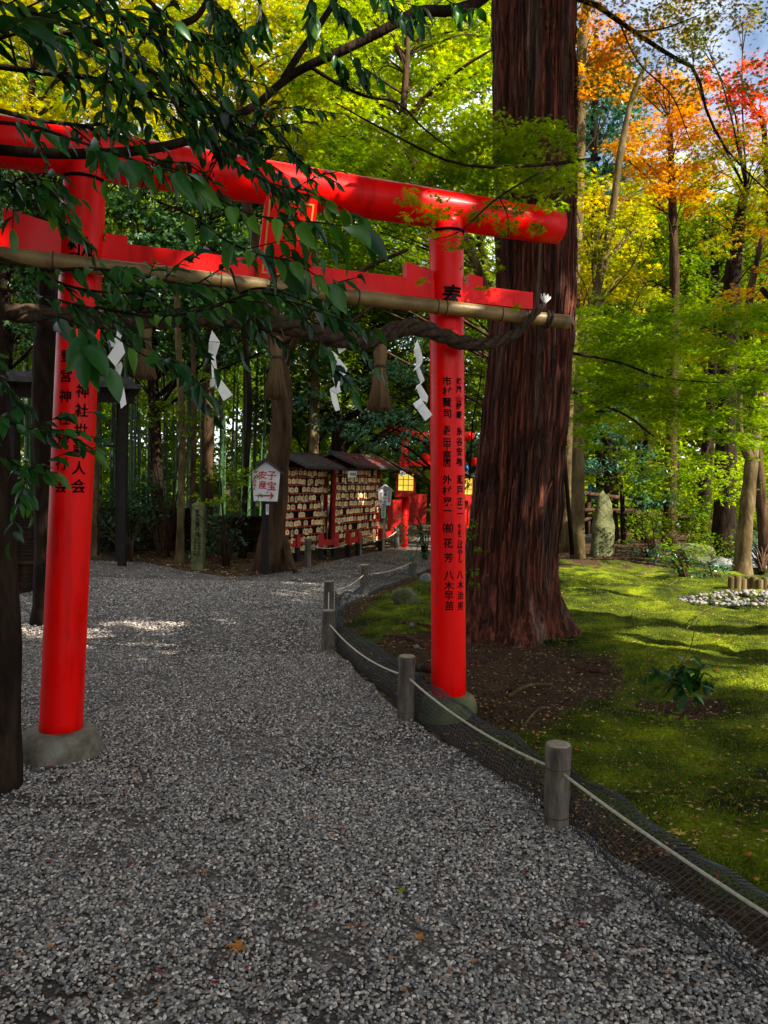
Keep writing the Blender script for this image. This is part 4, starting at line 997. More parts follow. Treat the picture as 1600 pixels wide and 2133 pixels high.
def rack(a, b, h, rows, cols, label, elabel, egroup, extra_label):
    """open red frame with rows of hooks; a, b: foot points left and right"""
    t = thing('tablet_rack', (a + b) / 2, label, 'rack', 'red tablet racks')
    d = unit(b - a); nn = np.array([d[1], -d[0], 0]); W = np.linalg.norm(b - a); R = np.stack([d, -nn, UP], 1)
    for s in (0, W):
        mb = MB(); mb.box(a + d * s + UP * (h * .5 + .15), (.07, .07, h - .3), R); pp = mb.build('post', M['red_old'], t, smooth=False)
        mb = MB(); mb.box(a + d * s + UP * .15, (.075, .075, .3), R); mb.build('foot', M['darkwood'], pp, smooth=False)
    z0 = .34; z1 = h - .14
    for i in range(rows):
        z = z0 + (z1 - z0) * i / (rows - 1)
        mb = MB(); mb.box((a + b) / 2 + UP * z + nn * 0, (W, .03, .028), R); mb.build('hook_rail', M['red_old'], t, smooth=False)
    for f in (.33, .66):
        mb = MB(); mb.box(a + d * W * f - nn * .03 + UP * (h * .5), (.03, .025, h - .4), R); mb.build('rear_batten', M['darkwood'], t, smooth=False)
    mb = MB(); mb.box((a + b) / 2 + UP * .12, (W, .05, .05), R); mb.build('sill', M['darkwood'], t, smooth=False)
    mb = MB(); mb.box((a + b) / 2 - nn * .10 + UP * (h * .5 + .15), (W - .05, .02, h - .5), R); mb.build('dark_backdrop', M['darkwood'], t, smooth=False)  # added dark sheet, stands for the shade behind the tablets
    mb = MB()
    for sg, wid in ((1, .62), (-1, .5)):
        c = (a + b) / 2 + UP * (h + .13) + nn * sg * wid * .5; sl_ = unit(nn * sg * 1 - UP * .42)
        mb.box(c - UP * wid * .2, (W + .5, wid * 1.1, .05), np.stack([d, sl_, np.cross(d, sl_)], 1))
    mb.box((a + b) / 2 + UP * (h + .15), (W + .5, .12, .07), R)
    mb.build('roof', M['roof'], t, smooth=False)
    mb = MB(); c = a + d * W * .86 + nn * .74 + UP * (h - .225); sl_ = unit(UP * 1 + nn * .0)
    R2 = unit(d + UP * .03); mb.prism([(-.21, -.065), (.17, -.065), (.21, .065), (-.17, .065)], .012, c, R2, UP); s_ = mb.build('name_board', M['white'], t, smooth=False)
    mb = MB()
    for q, ch in enumerate('子宝安産'): write_flat(mb, ch, c + R2 * (-.115 + .077 * q) + nn * .001, R2, UP, .072, .02)
    mb.build('lettering', M['ink'], s_, smooth=False)
    yaw = atan2(d[1], d[0]); n_ = 0
    for i in range(rows):
        z = z0 + (z1 - z0) * i / (rows - 1)
        s = .03
        while s < W - .05:
            v = rng.choice([0, 0, 0, 1, 2]); 
            if rng.uniform() < .90 and z > .2:
                p = a + d * (s + rng.uniform(-.008, .008)) + nn * (.035 + rng.uniform(0, .035)) + UP * (z - .03 - rng.uniform(0, .02))
                if not ema_used[v]:
                    o = EMA[v]; o.location = tuple(p); o.rotation_euler = (0, 0, yaw); ema_used[v] = True; o['category'] = 'tablet'
                else: o = dup(EMA[v], p, yaw + rng.uniform(-.12, .12))
                o.rotation_euler[1] = rng.uniform(-.07, .07); o['label'] = elabel.replace('tablet', 'tablet ' + ['with written lines', 'with one black character', 'of tall shape with a character'][v]); o['group'] = ['lined ', 'lettered ', 'tall '][v] + egroup; o['category'] = 'tablet'; n_ += 1
            s += rng.uniform(.135, .175)
    return d, nn
ra, rb = flat(592, 1172), flat(676, 1158)
rc, rd_ = flat(694, 1160), flat(786, 1141)
dA, nA = rack(ra, rb, 1.98, 10, 8, 'left red rack full of wooden tablets under a dark roof, beside the leaning trunk', 'small pale wooden prayer tablet hanging on the left rack', 'tablets on the left rack', '')
dB, nB = rack(rc, rd_, 2.05, 10, 8, 'right red rack full of wooden tablets under a leaf strewn roof, nearer the lantern', 'small pale wooden prayer tablet hanging on the right rack', 'tablets on the right rack', '')
print('EMA done')
# low red barriers with black feet before the racks
def barrier(a, b, label):
    t = thing('low_barrier', a, label, 'barrier', 'low red barriers before the racks'); d = unit(b - a); R = np.stack([d, [-d[1], d[0], 0], UP], 1)
    mb = MB(); mb.box((a + b) / 2 + UP * .36, (np.linalg.norm(b - a), .05, .11), R); mb.build('rail', M['red_old'], t, smooth=False)
    for p in (a, b):
        mb = MB(); mb.box(p + UP * .40, (.10, .10, .26), R); mb.build('post_head', M['red_old'], t, smooth=False)
        mb = MB(); mb.box(p + UP * .135, (.095, .095, .27), R); mb.build('post_foot', M['darkwood'], t, smooth=False)
barrier(flat(585, 1172) + np.array([-.15, -.25, 0]), flat(622, 1166) + np.array([0, -.3, 0]), 'low red barrier at the left rack foot, by the leaning trunk')
barrier(flat(668, 1166), flat(700, 1166), 'low red barrier between the two tablet racks')
barrier(flat(725, 1162), flat(733, 1162) + np.array([.1, .5, 0]), 'short low red barrier before the middle of the right rack')
barrier(flat(792, 1148), flat(818, 1140), 'low red barrier right of the racks, under the small white sign')
wp = [(flat(641, 1180), .52, 'grey wooden post with rope in front of the left tablet rack'), (flat(747, 1157), .50, 'grey wooden post with rope in front of the right tablet rack'), (flat(826, 1142), .50, 'grey wooden post with rope right of the small white sign')]
for b_, h, l in wp: post(b_, h, .062, l, cuts=False)
for i, l in enumerate(['pale rope sagging between the posts before the left tablet rack', 'pale rope sagging between the posts before the right tablet rack']):
    mb = MB(); mb.tube(sag(wp[i][0] + UP * .42, wp[i + 1][0] + UP * .42, .16), .010, 6); tag(mb.build('rope', M['cord'], loc=wp[i][0]), l, 'rope', 'pale ropes strung between the wooden posts')
post(flat(977, 1148), .55, .075, 'pale topped wooden post seen between the right red pillar and cedar', cuts=False)

# ------------------------------------------------------------------ lanterns, small gate, red palings
def lantern(px, py, d, label, glow=1.0):
    k = mpp(d); c = P(px, py, d); t = thing('shrine_lantern', c * np.array([1, 1, 0]), label, 'lantern', 'lit red lanterns on posts'); w = .42
    mb = MB(); mb.box(c - UP * .30, (w + .10, w + .10, .14)); mb.box(c + UP * .215, (w + .04, w + .04, .03)); bx = mb.build('frame', M['red_old'], t, smooth=False)
    for sx in (-1, 1):
        for sy in (-1, 1): 
            mb = MB(); mb.box(c + np.array([sx * w / 2, sy * w / 2, -.01]), (.05, .05, .42)); mb.build('corner_post', M['red_old'], bx, smooth=False)
    m, N, L, b = new_mat('lit_paper'); b.inputs['Base Color'].default_value = (.7, .55, .15, 1); b.inputs['Emission Color'].default_value = (1, .72, .07, 1); b.inputs['Emission Strength'].default_value = .30 * glow
    for n_, r_ in ((np.array([0, -1, 0]), X), (np.array([1, 0, 0]), np.array([0, 1.0, 0]))):
        mb = MB(); cc = c + n_ * (w / 2 - .01); mb.prism([(-.18, -.21), (.18, -.21), (.18, .19), (-.18, .19)], .008, cc, r_, UP); pn = mb.build('paper_panel', m, t, smooth=False)
        mb = MB()
        for x in (-.06, .06): mb.box(cc + r_ * x + n_ * .008 - UP * .01, np.abs(r_) * .014 + np.abs(n_) * .012 + UP * .40)
        for z in (-.08, .06): mb.box(cc + UP * z + n_ * .010, np.abs(r_) * .36 + np.abs(n_) * .010 + UP * .012)
        mb.build('lattice', M['ink'], pn, smooth=False)
    mb = MB(); prof = []
    W2 = .42
    rows = []
    for s in np.linspace(-1, 1, 13):
        z = .36 - .17 * abs(s) ** .8 + .03 * abs(s) ** 4; rows += [c + np.array([s * W2, -W2, z]), c + np.array([s * W2, W2, z])]
    rows = np.array(rows); mb.grid(rows[::1], 13, 2); mb.grid((rows - UP * .05)[::-1], 13, 2)
    for y in (-W2, W2):
        mb.addpoly(np.array([[p[0], c[1] + y, p[2]] for p in rows[::2]] + [[p[0], c[1] + y, p[2] - .05] for p in rows[::2][::-1]]), [list(range(26))[::(1 if y < 0 else -1)]])
    mb.build('roof', M['roof'], t, smooth=False)
    mb = MB(); zt = c[2] - .37; mb.tube([(c[0], c[1], 0), (c[0], c[1], zt)], .085, 16); mb.build('pole', M['red'], t)
    return t
lantern(845, 1004, 19.0, 'lit red lantern with yellow paper panels just left of the right red pillar')
lantern(967, 1012, 19.6, 'lit red lantern half hidden between the right red pillar and the cedar')
def small_torii():
    d = 23.5; L1 = P(838, 1120, d); R1 = P(958, 1120, d + 1.2); L1[2] = R1[2] = 0
    t = thing('small_torii_gate', (L1 + R1) / 2, 'small far red shrine gate seen in the foliage behind the lanterns', 'torii gate')
    a = unit(R1 - L1); zt = P(838, 912, d)[2]
    for b_ in (L1, R1):
        mb = MB(); mb.tube([b_, b_ + UP * zt], .12, 20); mb.build('pillar', M['red'], t)
    mb = MB(); tt = np.linspace(-.28, 1.16, 24); W = np.linalg.norm(R1 - L1)
    mb.tube([L1 + a * W * s + UP * (zt + .05 + .35 * (s - .5) ** 2) for s in tt], .14, 16); mb.build('top_beam', M['red'], t)
    mb = MB(); mb.box((L1 + R1) / 2 + UP * (zt - .75), (W * 1.15, .10, .18), np.stack([a, np.cross(UP, a), UP], 1)); mb.build('tie_beam', M['red'], t, smooth=False)
small_torii()
t = thing('red_paling', P(850, 1110, 20.3) * np.array([1, 1, 0]), 'red wooden paling fence behind the lantern post', 'fence')
pa = P(812, 1110, 20.0); pb = P(882, 1100, 21.6); pa[2] = pb[2] = 0
for i in range(9):
    c = pa + (pb - pa) * i / 8; h = 1.05 if i < 4 else .85; z0 = .1 if i < 4 else .45
    mb = MB(); mb.box(c + UP * (z0 + h / 2), (.14, .04, h)); mb.build('board', M['red_old'], t, smooth=False)
mb = MB()
for z in (.5, 1.1): mb.box((pa + pb) / 2 + UP * z + np.array([0, .05, 0]), (np.linalg.norm(pb - pa), .05, .08), np.stack([unit(pb - pa), np.cross(UP, unit(pb - pa)), UP], 1))
mb.build('rail', M['red_old'], t, smooth=False)
t = thing('red_paling', P(985, 1110, 20.3) * np.array([1, 1, 0]), 'red wooden palings between the right red pillar and the cedar', 'fence')
for i in range(4):
    c = P(955 + i * 11, 1110, 20.6); c[2] = 0; mb = MB(); mb.box(c + UP * .75, (.08, .05, 1.0)); mb.build('board', M['red_old'], t, smooth=False)
mb = MB(); c = P(972, 1110, 20.6); c[2] = 1.1; mb.box(c + np.array([0, .05, 0]), (.6, .05, .07)); mb.build('rail', M['red_old'], t, smooth=False)
def paper_lantern(px, py, d, r, label):
    c = P(px, py, d); t = thing('round_lantern', c, label, 'lantern', 'round red paper lanterns'); mb = MB()
    mb._lathe([(.001 + r * sqrt(max(0, 1 - s * s)) * (1 + .03 * cos(s * 40)), r * 1.1 * s) for s in np.linspace(-1, 1, 27)], 20, c); mb.build('shade', M['red'], t)
    mb = MB(); mb.tube([c + UP * r, c + UP * r * 1.5], r * .3, 10); mb.tube([c - UP * r * 1.05, c - UP * r * 1.25], r * .4, 10); mb.build('cap', M['ink'], t)
    mb = MB(); mb.tube([c + UP * r * 1.4, c + UP * (r + .8)], .006, 5); mb.build('cord', M['ink'], t)
paper_lantern(886, 954, 21.0, .12, 'round red paper lantern hanging left of the right red pillar')
paper_lantern(988, 962, 20.5, .11, 'round red paper lantern hanging between the right red pillar and the cedar')
def cloth(px, py, d, w, h, label):
    c = P(px, py, d); k = mpp(d); t = MB(); u = np.linspace(0, 1, 14); U, V = np.meshgrid(u, u, indexing='ij')
    W = np.stack([c[0] + (U - .5) * w * k, c[1] + .06 * np.sin(U * 14) + .04 * np.sin(V * 9), c[2] + (V - .5) * h * k + .05 * np.sin(U * 5)], -1)
    q = W.reshape(-1, 3); t.grid(q, 14, 14); t.grid((q + np.array([0, .006, 0]))[::-1], 14, 14); return tag(t.build('blue_sheet', M['cloth'], loc=c), label, 'sheet')
cloth(968, 974, 20.8, 16, 18, 'small blue cloth above the lantern roof between the pillar and the cedar')
cloth(1197, 1016, 22, 40, 14, 'folded blue sheet behind the fence just right of the cedar')
cloth(1234, 1026, 22.4, 18, 28, 'blue sheet hanging behind the top of the mossy standing stone')

# ------------------------------------------------------------------ right side: standing stone, rail fence, box post, rocks, stakes
b_ = Gm(1254, 1158); k = mpp(b_[1]); mb = MB(); H = 140 * k
us = np.linspace(0, 1, 40); na = 40; V = []
for u in us:
    half = np.interp(u, [0, .1, .45, .7, .85, .93, 1], [24, 23.5, 22, 19, 15, 10, .5]) * k
    for j in range(na):
        a = 2 * pi * j / na; sq = (abs(cos(a)) ** 3 + abs(sin(a)) ** 3) ** (-1 / 3)
        V.append([b_[0] + half * cos(a) * sq + (u - .5) * .02 - (.04 if u > .85 else 0) * (u - .85) * 5, b_[1] + half * .62 * sin(a) * sq, b_[2] - .05 + H * u * (1 - .02 * cos(a))])
V = np.array(V); V += (vnoise(V[:, 0] * 7 + V[:, 1] * 5, V[:, 2] * 4, 2) * .035)[:, None] * np.array([1, 1, .3]); V += (vnoise(V[:, 0] * 22, V[:, 2] * 18, 4) * .008)[:, None]
i = np.arange(39)[:, None] * na; j = np.arange(na)[None, :]; kk = (j + 1) % na
mb.add(V, np.stack([i + j, i + kk, i + na + kk, i + na + j], -1).reshape(-1, 4)); tag(mb.build('standing_stone', M['mossstone'], loc=b_), 'tall rounded green mossy standing stone right of the cedar', 'stone')
t = thing('rail_fence', P(1250, 1130, 21) * np.array([1, 1, 0]), 'rustic brown pole rail fence behind the mossy standing stone', 'fence')
for (x0, y0, x1, y1, r) in [(1150, 1020, 1300, 1038, .06), (1150, 1062, 1330, 1064, .06), (1190, 1095, 1250, 1070, .05), (1280, 1068, 1480, 1076, .07)]:
    mb = MB(); mb.tube([P(x0, y0, 20.6), P(x1, y1, 21.4)], r, 8); mb.build('rail', M['bark'], t)
for x in (1160, 1225, 1330, 1480):
    c = P(x, 1100, 21.2); mb = MB(); mb.tube([(c[0], c[1], 0), (c[0], c[1], 1.5 if x < 1300 else 1.0)], .06, 8); mb.build('post', M['bark'], t)
sh2 = thing('garden_shed', P(1190, 1100, 24) * np.array([1, 1, 0]), 'low dark open shed behind the rail fence right of the cedar', 'shed')
c = P(1200, 985, 24); mb = MB(); mb.box(c, (2.6, 1.6, .14)); mb.box(c + UP * .14, (2.3, 1.2, .14), taper=.7); mb.build('roof', M['roof'], sh2, smooth=False)
for x in (-1.1, 1.1):
    for y in (-.6, .6): mb = MB(); mb.box((c[0] + x, c[1] + y, c[2] / 2), (.12, .12, c[2])); mb.build('post', M['darkwood'], sh2, smooth=False)
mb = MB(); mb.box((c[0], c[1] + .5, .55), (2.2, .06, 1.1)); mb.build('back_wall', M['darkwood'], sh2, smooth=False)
b_ = Gm(1208, 1140); k = mpp(b_[1]); t = thing('box_on_post', b_, 'small grey roofed box on a thin metal post left of the mossy standing stone', 'box')
mb = MB(); mb.box(b_ + UP * 42 * k, (5 * k, 5 * k, 84 * k)); mb.build('pole', M['grey'], t, smooth=False)
mb = MB(); mb.prism([(-6 * k, 0), (6 * k, 0), (6 * k, 30 * k), (0, 40 * k), (-6 * k, 30 * k)], 12 * k, b_ + UP * 80 * k - np.array([0, 6 * k, 0]), X, UP); mb.build('box', M['darkwood'], t, smooth=False)
mb = MB()
for sg in (-1, 1):
    dd = unit(np.array([sg * 7, 0, -11.0])); mb.box(b_ + UP * 115 * k + np.array([sg * 3.8 * k, 0, 0]), (14 * k, 15 * k, 1.5 * k), np.stack([dd, [0, 1, 0], np.cross(dd, [0, 1, 0])], 1))
mb.build('roof', M['grey'], t, smooth=False)
def rock(px, py, w, h, label, mat='rock', dd=.7, tilt=0, lift=0):
    b_ = Gm(px, py); k = mpp(b_[1]); n1, n2 = 18, 26; th = np.linspace(.0, pi, n1); ph = np.linspace(0, 2 * pi, n2, endpoint=False)
    A, B = np.meshgrid(th, ph, indexing='ij'); V = np.stack([np.sin(A) * np.cos(B), np.sin(A) * np.sin(B), np.cos(A)], -1).reshape(-1, 3)
    V *= (1 + .18 * vnoise(V[:, 0] * 2.2 + px, V[:, 1] * 2.2 + V[:, 2] * 1.7, 3) + .05 * vnoise(V[:, 0] * 7, V[:, 2] * 7 + V[:, 1] * 5, 5))[:, None]
    V *= np.array([w * k / 2, w * k / 2 * dd, h * k * .62]); R = _Rx(0) @ np.array([[cos(tilt), 0, sin(tilt)], [0, 1, 0], [-sin(tilt), 0, cos(tilt)]]); V = V @ R.T + b_ + UP * (h * k * .35 + lift)
    mb = MB(); i = np.arange(n1 - 1)[:, None] * n2; j = np.arange(n2)[None, :]; kk = (j + 1) % n2
    mb.add(V, np.stack([i + j, i + n2 + j, i + n2 + kk, i + kk], -1).reshape(-1, 4)); return tag(mb.build('rock', M[mat], loc=b_), label, 'rock')
rock(845, 1258, 62, 34, 'long mossy rock lying on the soil left of the right red pillar', 'mossstone', .4, .35)
rock(887, 1212, 26, 18, 'small round grey rock beside the far netting post', 'rock')
rock(1390, 1110, 50, 26, 'pale grey rock in the undergrowth right of the mossy standing stone', 'rock')
rock(1445, 1170, 90, 40, 'large dark mossy rock at the far edge of the moss', 'mossstone', .5)
rock(1500, 1185, 50, 24, 'smaller dark rock beside the large mossy rock', 'rock')
rock(1225, 1130, 50, 18, 'flat grey rock left behind the mossy standing stone', 'rock')
rock(868, 1350, 14, 8, 'little pale stone among the roots left of the right red pillar', 'rock')
rock(858, 1305, 12, 9, 'little grey stone on the moss above the roots', 'rock')
# log stakes and pebble heap at right edge
for i in range(14):
    b_ = Gm(1524 + i * 11.5, 1226 + i * .4); k = mpp(b_[1]); mb = MB(); h = .16 + .02 * sin(i * 2.2)
    mb._lathe([(.052, -.05), (.053, h * .5), (.052, h), (.04, h + .01), (.001, h + .012)], 14, b_); 
    if i == 0: st = mb.build('log_stake', M['barkpale'], loc=b_); tag(st, 'short round log stake in the edging row right of the pale slender tree', 'stake', 'log stakes of the garden edging')
    else: st2 = mb.build('log_stake', M['barkpale'], loc=b_); tag(st2, st['label'], 'stake', st['group'])
def pebble_heap():
    n = 620; px = rng.uniform(1415, 1660, n); py = 1250 + (rng.uniform(-1, 1, n)) * np.interp(px, [1415, 1500, 1660], [3, 15, 17]) - np.interp(px, [1415, 1660], [-2, 4]); mb = MB()
    ico = [(0, 0, 1), (.9, 0, .3), (.28, .85, .3), (-.72, .53, .3), (-.72, -.53, .3), (.28, -.85, .3), (.72, .53, -.4), (-.28, .85, -.4), (-.9, 0, -.4), (-.28, -.85, -.4), (.72, -.53, -.4)]
    F = [[0, 1, 2], [0, 2, 3], [0, 3, 4], [0, 4, 5], [0, 5, 1], [1, 6, 2], [2, 7, 3], [3, 8, 4], [4, 9, 5], [5, 10, 1], [6, 7, 2], [7, 8, 3], [8, 9, 4], [9, 10, 5], [10, 6, 1]]
    for x, y in zip(px, py):
        c = Gm(x, y); s = rng.uniform(.012, .038); a = rng.uniform(0, 6.28); V = np.array(ico) * s * [1.2, .9, .65]; V = V @ _Rz(a).T + c + UP * (.015 + s * .3); mb.add(V, F)
    m = leafmat('pale_garden_pebbles', [(.04, .04, .04), (.12, .12, .11), (.26, .23, .19), (.12, .07, .05)], 0, .7, .3, 8)
    tag(mb.build('pebble_heap', m), 'strip of pale garden pebbles along the far moss edge', 'pebbles', kind='stuff')
pebble_heap()
def stick(pts, r, label, name='fallen_twig', mat='barkpale'):
    q = [Gm(x, y) + UP * (.012 + l) for x, y, l in pts]; mb = MB(); mb.tube(smoothpath(q, 12), np.linspace(r, r * .4, 12), 6); tag(mb.build(name, M[mat], loc=q[0]), label, 'twig')
stick([(1328, 1197, 0), (1365, 1193, .01), (1412, 1192, 0)], .016, 'thick pale twig lying on the moss below the standing stone')
stick([(1392, 1222, 0), (1412, 1212, .02)], .010, 'short pale twig on the moss right of the thick one')
stick([(1085, 1524, 0), (1108, 1500, .02), (1128, 1478, .01)], .010, 'pale forked twig on bare soil right of the right pillar footing')
stick([(1430, 1312, 0), (1462, 1288, .06), (1498, 1276, .08)], .006, 'thin curved twig arching over the moss right of the sapling')
stick([(1263, 1502, 0), (1278, 1490, .02), (1304, 1492, 0)], .007, 'bent thin twig on the moss beside the hollow with seedlings')
stick([(1060, 1453, 0), (1100, 1440, .03), (1150, 1428, .0)], .016, 'mossy stick on the soil between the cedar foot and the nearest post')

# ------------------------------------------------------------------ trees
def TPX(pts, d, dd=0.0, top=None):
    """trunk path from photograph measures at depth d (foot on the ground)"""
    n = len(pts); q = [P(x, y, d + dd * i / max(1, n - 1)) for i, (x, y) in enumerate(pts)]
    if top: q.append(q[-1] + np.array(top))
    q[0][2] = 0; return q
def rad(d, *w): return [v * mpp(d) / 2 for v in w]
def CL(lst, d, sc=1.0): return [C(x, y, d + (q[0] if q else 0), r * sc) for x, y, r, *q in lst]
G1 = 'trees of the wood around the shrine'
def RG(x0, y0, x1, y1, step, r, d, dj=.8, p=1.0):
    out = []
    for y in np.arange(y0, y1 + 1, step * .8):
        for x in np.arange(x0, x1 + 1, step):
            if rng.uniform() < p: out.append(C(x + rng.uniform(-.4, .4) * step, y + rng.uniform(-.35, .35) * step, d + rng.uniform(-dj, dj), r * rng.uniform(.75, 1.25)))
    return out
# right side
make_tree('maple_tree', 'red brown trunk close behind the right edge of the big cedar', 'tree', TPX([(1180, 1158), (1182, 1000), (1184, 820), (1192, 600), (1205, 350), (1212, 100)], 17.2, 0, (.2, 0, 2)), rad(17.2, 46, 38, 34, 30, 22, 18), 'barkpale',
          RG(1200, 60, 1290, 190, 40, 30, 17.3) + CL([(1215, 610, 26), (1230, 0, 30)], 17), 'l_orange', 2.0, .15, T_MAPLE5, .6, G1)
make_tree('evergreen_tree', 'blue green evergreen between the cedar top and the orange maples', 'tree', TPX([(1255, 1120), (1250, 800), (1240, 500), (1238, 200)], 24, 0, (0, 0, 2)), rad(24, 26, 22, 16, 10), 'barkdark',
          RG(1200, 150, 1290, 420, 45, 42, 24, 1.5), 'l_teal', 2.2, .2, T_CROSS, .3, G1)
make_tree('slender_maple', 'slender pale trunk leaning right, under yellow and orange leaves beside the cedar', 'tree', TPX([(1205, 1135), (1205, 900), (1212, 740), (1235, 640), (1258, 540), (1276, 440), (1292, 320), (1318, 200), (1352, 120)], 15), rad(15, 26, 24, 22, 20, 18, 16, 14, 11, 7), 'barkpale',
          RG(1200, 400, 1370, 640, 45, 34, 15.5, .8, .85), 'l_yellow', 1.6, .13, T_MAPLE5, .6, G1)
make_tree('orange_maple', 'orange maple with a broad bright crown against the pale sky', 'tree', TPX([(1395, 1120), (1400, 850), (1405, 600), (1400, 400), (1395, 250)], 19), rad(19, 26, 24, 20, 16, 9), 'bark',
          RG(1360, 190, 1490, 430, 48, 42, 19, 1) + RG(1290, 290, 1350, 440, 44, 34, 19, 1, .8) + RG(1300, 60, 1420, 170, 60, 30, 19.5, 1, .6), 'l_orange', 1.5, .16, T_MAPLE5, .65, G1)
make_tree('red_maple', 'scarlet maple crown at the upper right corner', 'tree', TPX([(1650, 1130), (1640, 800), (1610, 500), (1590, 250)], 18), rad(18, 30, 26, 20, 10), 'barkdark',
          RG(1500, 160, 1620, 300, 44, 36, 18, 1, .85), 'l_red', 1.8, .15, T_MAPLE5, .6, G1)
make_tree('oak_tree', 'dark trunked tree with green rounded leaves below the orange maple', 'tree', TPX([(1466, 1135), (1470, 980), (1482, 850), (1488, 700), (1490, 560), (1478, 430)], 20.5), rad(20.5, 28, 25, 22, 20, 15, 10), 'barkdark',
          RG(1340, 450, 1600, 720, 52, 46, 20.8, 1), 'l_green', 1.7, .16, T_CROSS, .4, G1,
          extra=[([P(1488, 700, 20.5), P(1455, 620, 20.3), P(1420, 600, 20)], .09, .03), ([P(1489, 620, 20.5), P(1520, 560, 20.4), P(1545, 540, 20)], .07, .02)])
make_tree('dark_trunk_tree', 'thick dark brown trunk right of the oak, half hidden by green maple sprays', 'tree', TPX([(1508, 1150), (1512, 950), (1514, 800), (1520, 650), (1528, 560), (1545, 430)], 16.5, 0, (.1, 0, .3)), rad(16.5, 46, 42, 40, 38, 32, 20, 13), 'barkdark',
          RG(1470, 300, 1620, 500, 50, 38, 16.5, .8, .85) + RG(1420, -20, 1620, 120, 60, 34, 18, 1, .6), 'l_mix', 1.4, .13, T_MAPLE5, .6, G1)
make_tree('pale_slender_tree', 'pale slender mossy trunk with a fork, beside the log stakes', 'tree', TPX([(1544, 1208), (1550, 1120), (1560, 1020), (1568, 940), (1580, 860), (1600, 780), (1620, 600)], 13.4), rad(13.4, 38, 31, 28, 25, 20, 16, 12), 'barkpale',
          [], 'l_green', 1, .1, group=G1, extra=[([P(1566, 960, 13.4), P(1548, 925, 13.3), P(1540, 880, 13.2), (P(1545, 780, 13.2))], .10, .03)])
make_tree('orange_spray_tree', 'young maple with flat orange leaf layers at the right frame edge', 'tree', TPX([(1600, 1120), (1575, 900), (1560, 720), (1562, 620), (1590, 480)], 14.5), rad(14.5, 22, 20, 18, 16, 8), 'bark',
          CL([(1530, 632, 46), (1580, 622, 44), (1495, 650, 26), (1460, 700, 28, .5), (1600, 560, 26), (1590, 680, 26), (1480, 740, 18), (1450, 745, 16), (1610, 490, 30)], 14.0), 'l_orange', 1.2, .10, T_MAPLE7, .85, G1)
for i, (x, yb, w, d, bk, lb, pts) in enumerate([
    (1270, 1120, 30, 22, 'red', 'reddish dark trunk directly behind the right shoulder of the mossy standing stone', [(1272, 1120), (1272, 980), (1262, 860), (1258, 760)]),
    (1395, 1100, 28, 23, 'd', 'forked dark trunk in the middle of the green undergrowth', [(1392, 1110), (1396, 1020), (1404, 940), (1396, 820)]),
    (1342, 1080, 16, 24, 'd', 'thin dark trunk left of the forked one in the bright green leaves', [(1342, 1080), (1340, 1000), (1345, 900), (1342, 780)]),
    (1430, 620, 20, 27, 'p', 'pale leaning trunk far off under the orange leaf layers', [(1395, 1100), (1405, 900), (1418, 740), (1440, 640), (1450, 590)])]):
    make_tree('wood_tree', lb, 'tree', TPX(pts, d, 0, (.1, 0, 2)), rad(d, w, w * .9, w * .8, w * .7), {'red': 'barkdark', 'd': 'barkdark', 'p': 'barkpale'}[bk],
              CL([(pts[-1][0] + a, pts[-1][1] + b, 46) for a, b in [(-40, -40), (40, -20), (0, -70), (60, 30), (-50, 40), (10, 20)]], d), ['l_dark', 'l_green', 'l_lime', 'l_mix'][i], 1.5, .18, T_CROSS, .4, G1)
make_tree('yellow_maple', 'sunlit yellow maple crown low between the orange maple and the green layers', 'tree', TPX([(1330, 1110), (1335, 850), (1345, 650), (1340, 500)], 25.5), rad(25.5, 22, 18, 14, 8), 'barkdark',
          RG(1200, 360, 1620, 680, 60, 52, 26, 1.5, .85), 'l_yellow', 1.6, .20, T_CROSS, .4, G1)
# flat green maple layers right of the cedar
make_tree('green_maple', 'green maple with wide flat layers of fine leaves right of the cedar', 'tree', [np.array(v, float) for v in [(5.9, 8.6, 0), (5.7, 8.8, 1.6), (5.2, 9.0, 3.0), (4.4, 9.2, 4.0)]], [.10, .08, .06, .03], 'barkdark',
          RG(1215, 650, 1620, 930, 44, 46, 9.3, .8, .95) + CL([(1235, 650, 36), (1300, 680, 40), (1380, 730, 40), (1540, 920, 40), (1590, 930, 40), (1480, 940, 30)], 9.2),
          'l_green_sunlit', 1.5, .062, T_MAPLE7, .88, G1, limbs=False, extra=[([P(1180, 812, 8.8), P(1240, 838, 8.9), P(1310, 868, 9.1), P(1390, 920, 9.2), P(1530, 910, 9.3)], .022, .008), ([P(1190, 735, 8.9), P(1290, 755, 9), P(1400, 790, 9.2), P(1600, 800, 9.4)], .018, .006)], droop=.5, subs=10)
make_tree('autumn_maple', 'sparse turning maple arching in from above the frame at the upper right', 'tree', [np.array(v, float) for v in [(5.8, 4.6, 0), (5.3, 5.2, 2.2), (4.4, 5.9, 4.2), (3.2, 6.6, 5.8)]], [.15, .12, .09, .04], 'barkdark',
          RG(1215, -30, 1620, 230, 55, 50, 7.6, .5, .95) + RG(1480, 330, 1620, 450, 55, 40, 7.8, .4, .8),
          'l_mix', .42, .055, T_MAPLE7, .7, G1, limbs=False, subs=12, extra=[([P(1190, -5, 7.4), P(1240, 10, 7.5), P(1320, 66, 7.6), P(1400, 118, 7.6), P(1450, 150, 7.7), P(1475, 240, 7.7), P(1520, 320, 7.8), P(1600, 400, 7.9)], .028, .007), ([P(1320, 66, 7.6), P(1380, 60, 7.6), P(1460, 30, 7.6)], .012, .004), ([P(1290, 45, 7.6), P(1330, 130, 7.6), P(1400, 200, 7.6), P(1440, 300, 7.7)], .010, .004)])
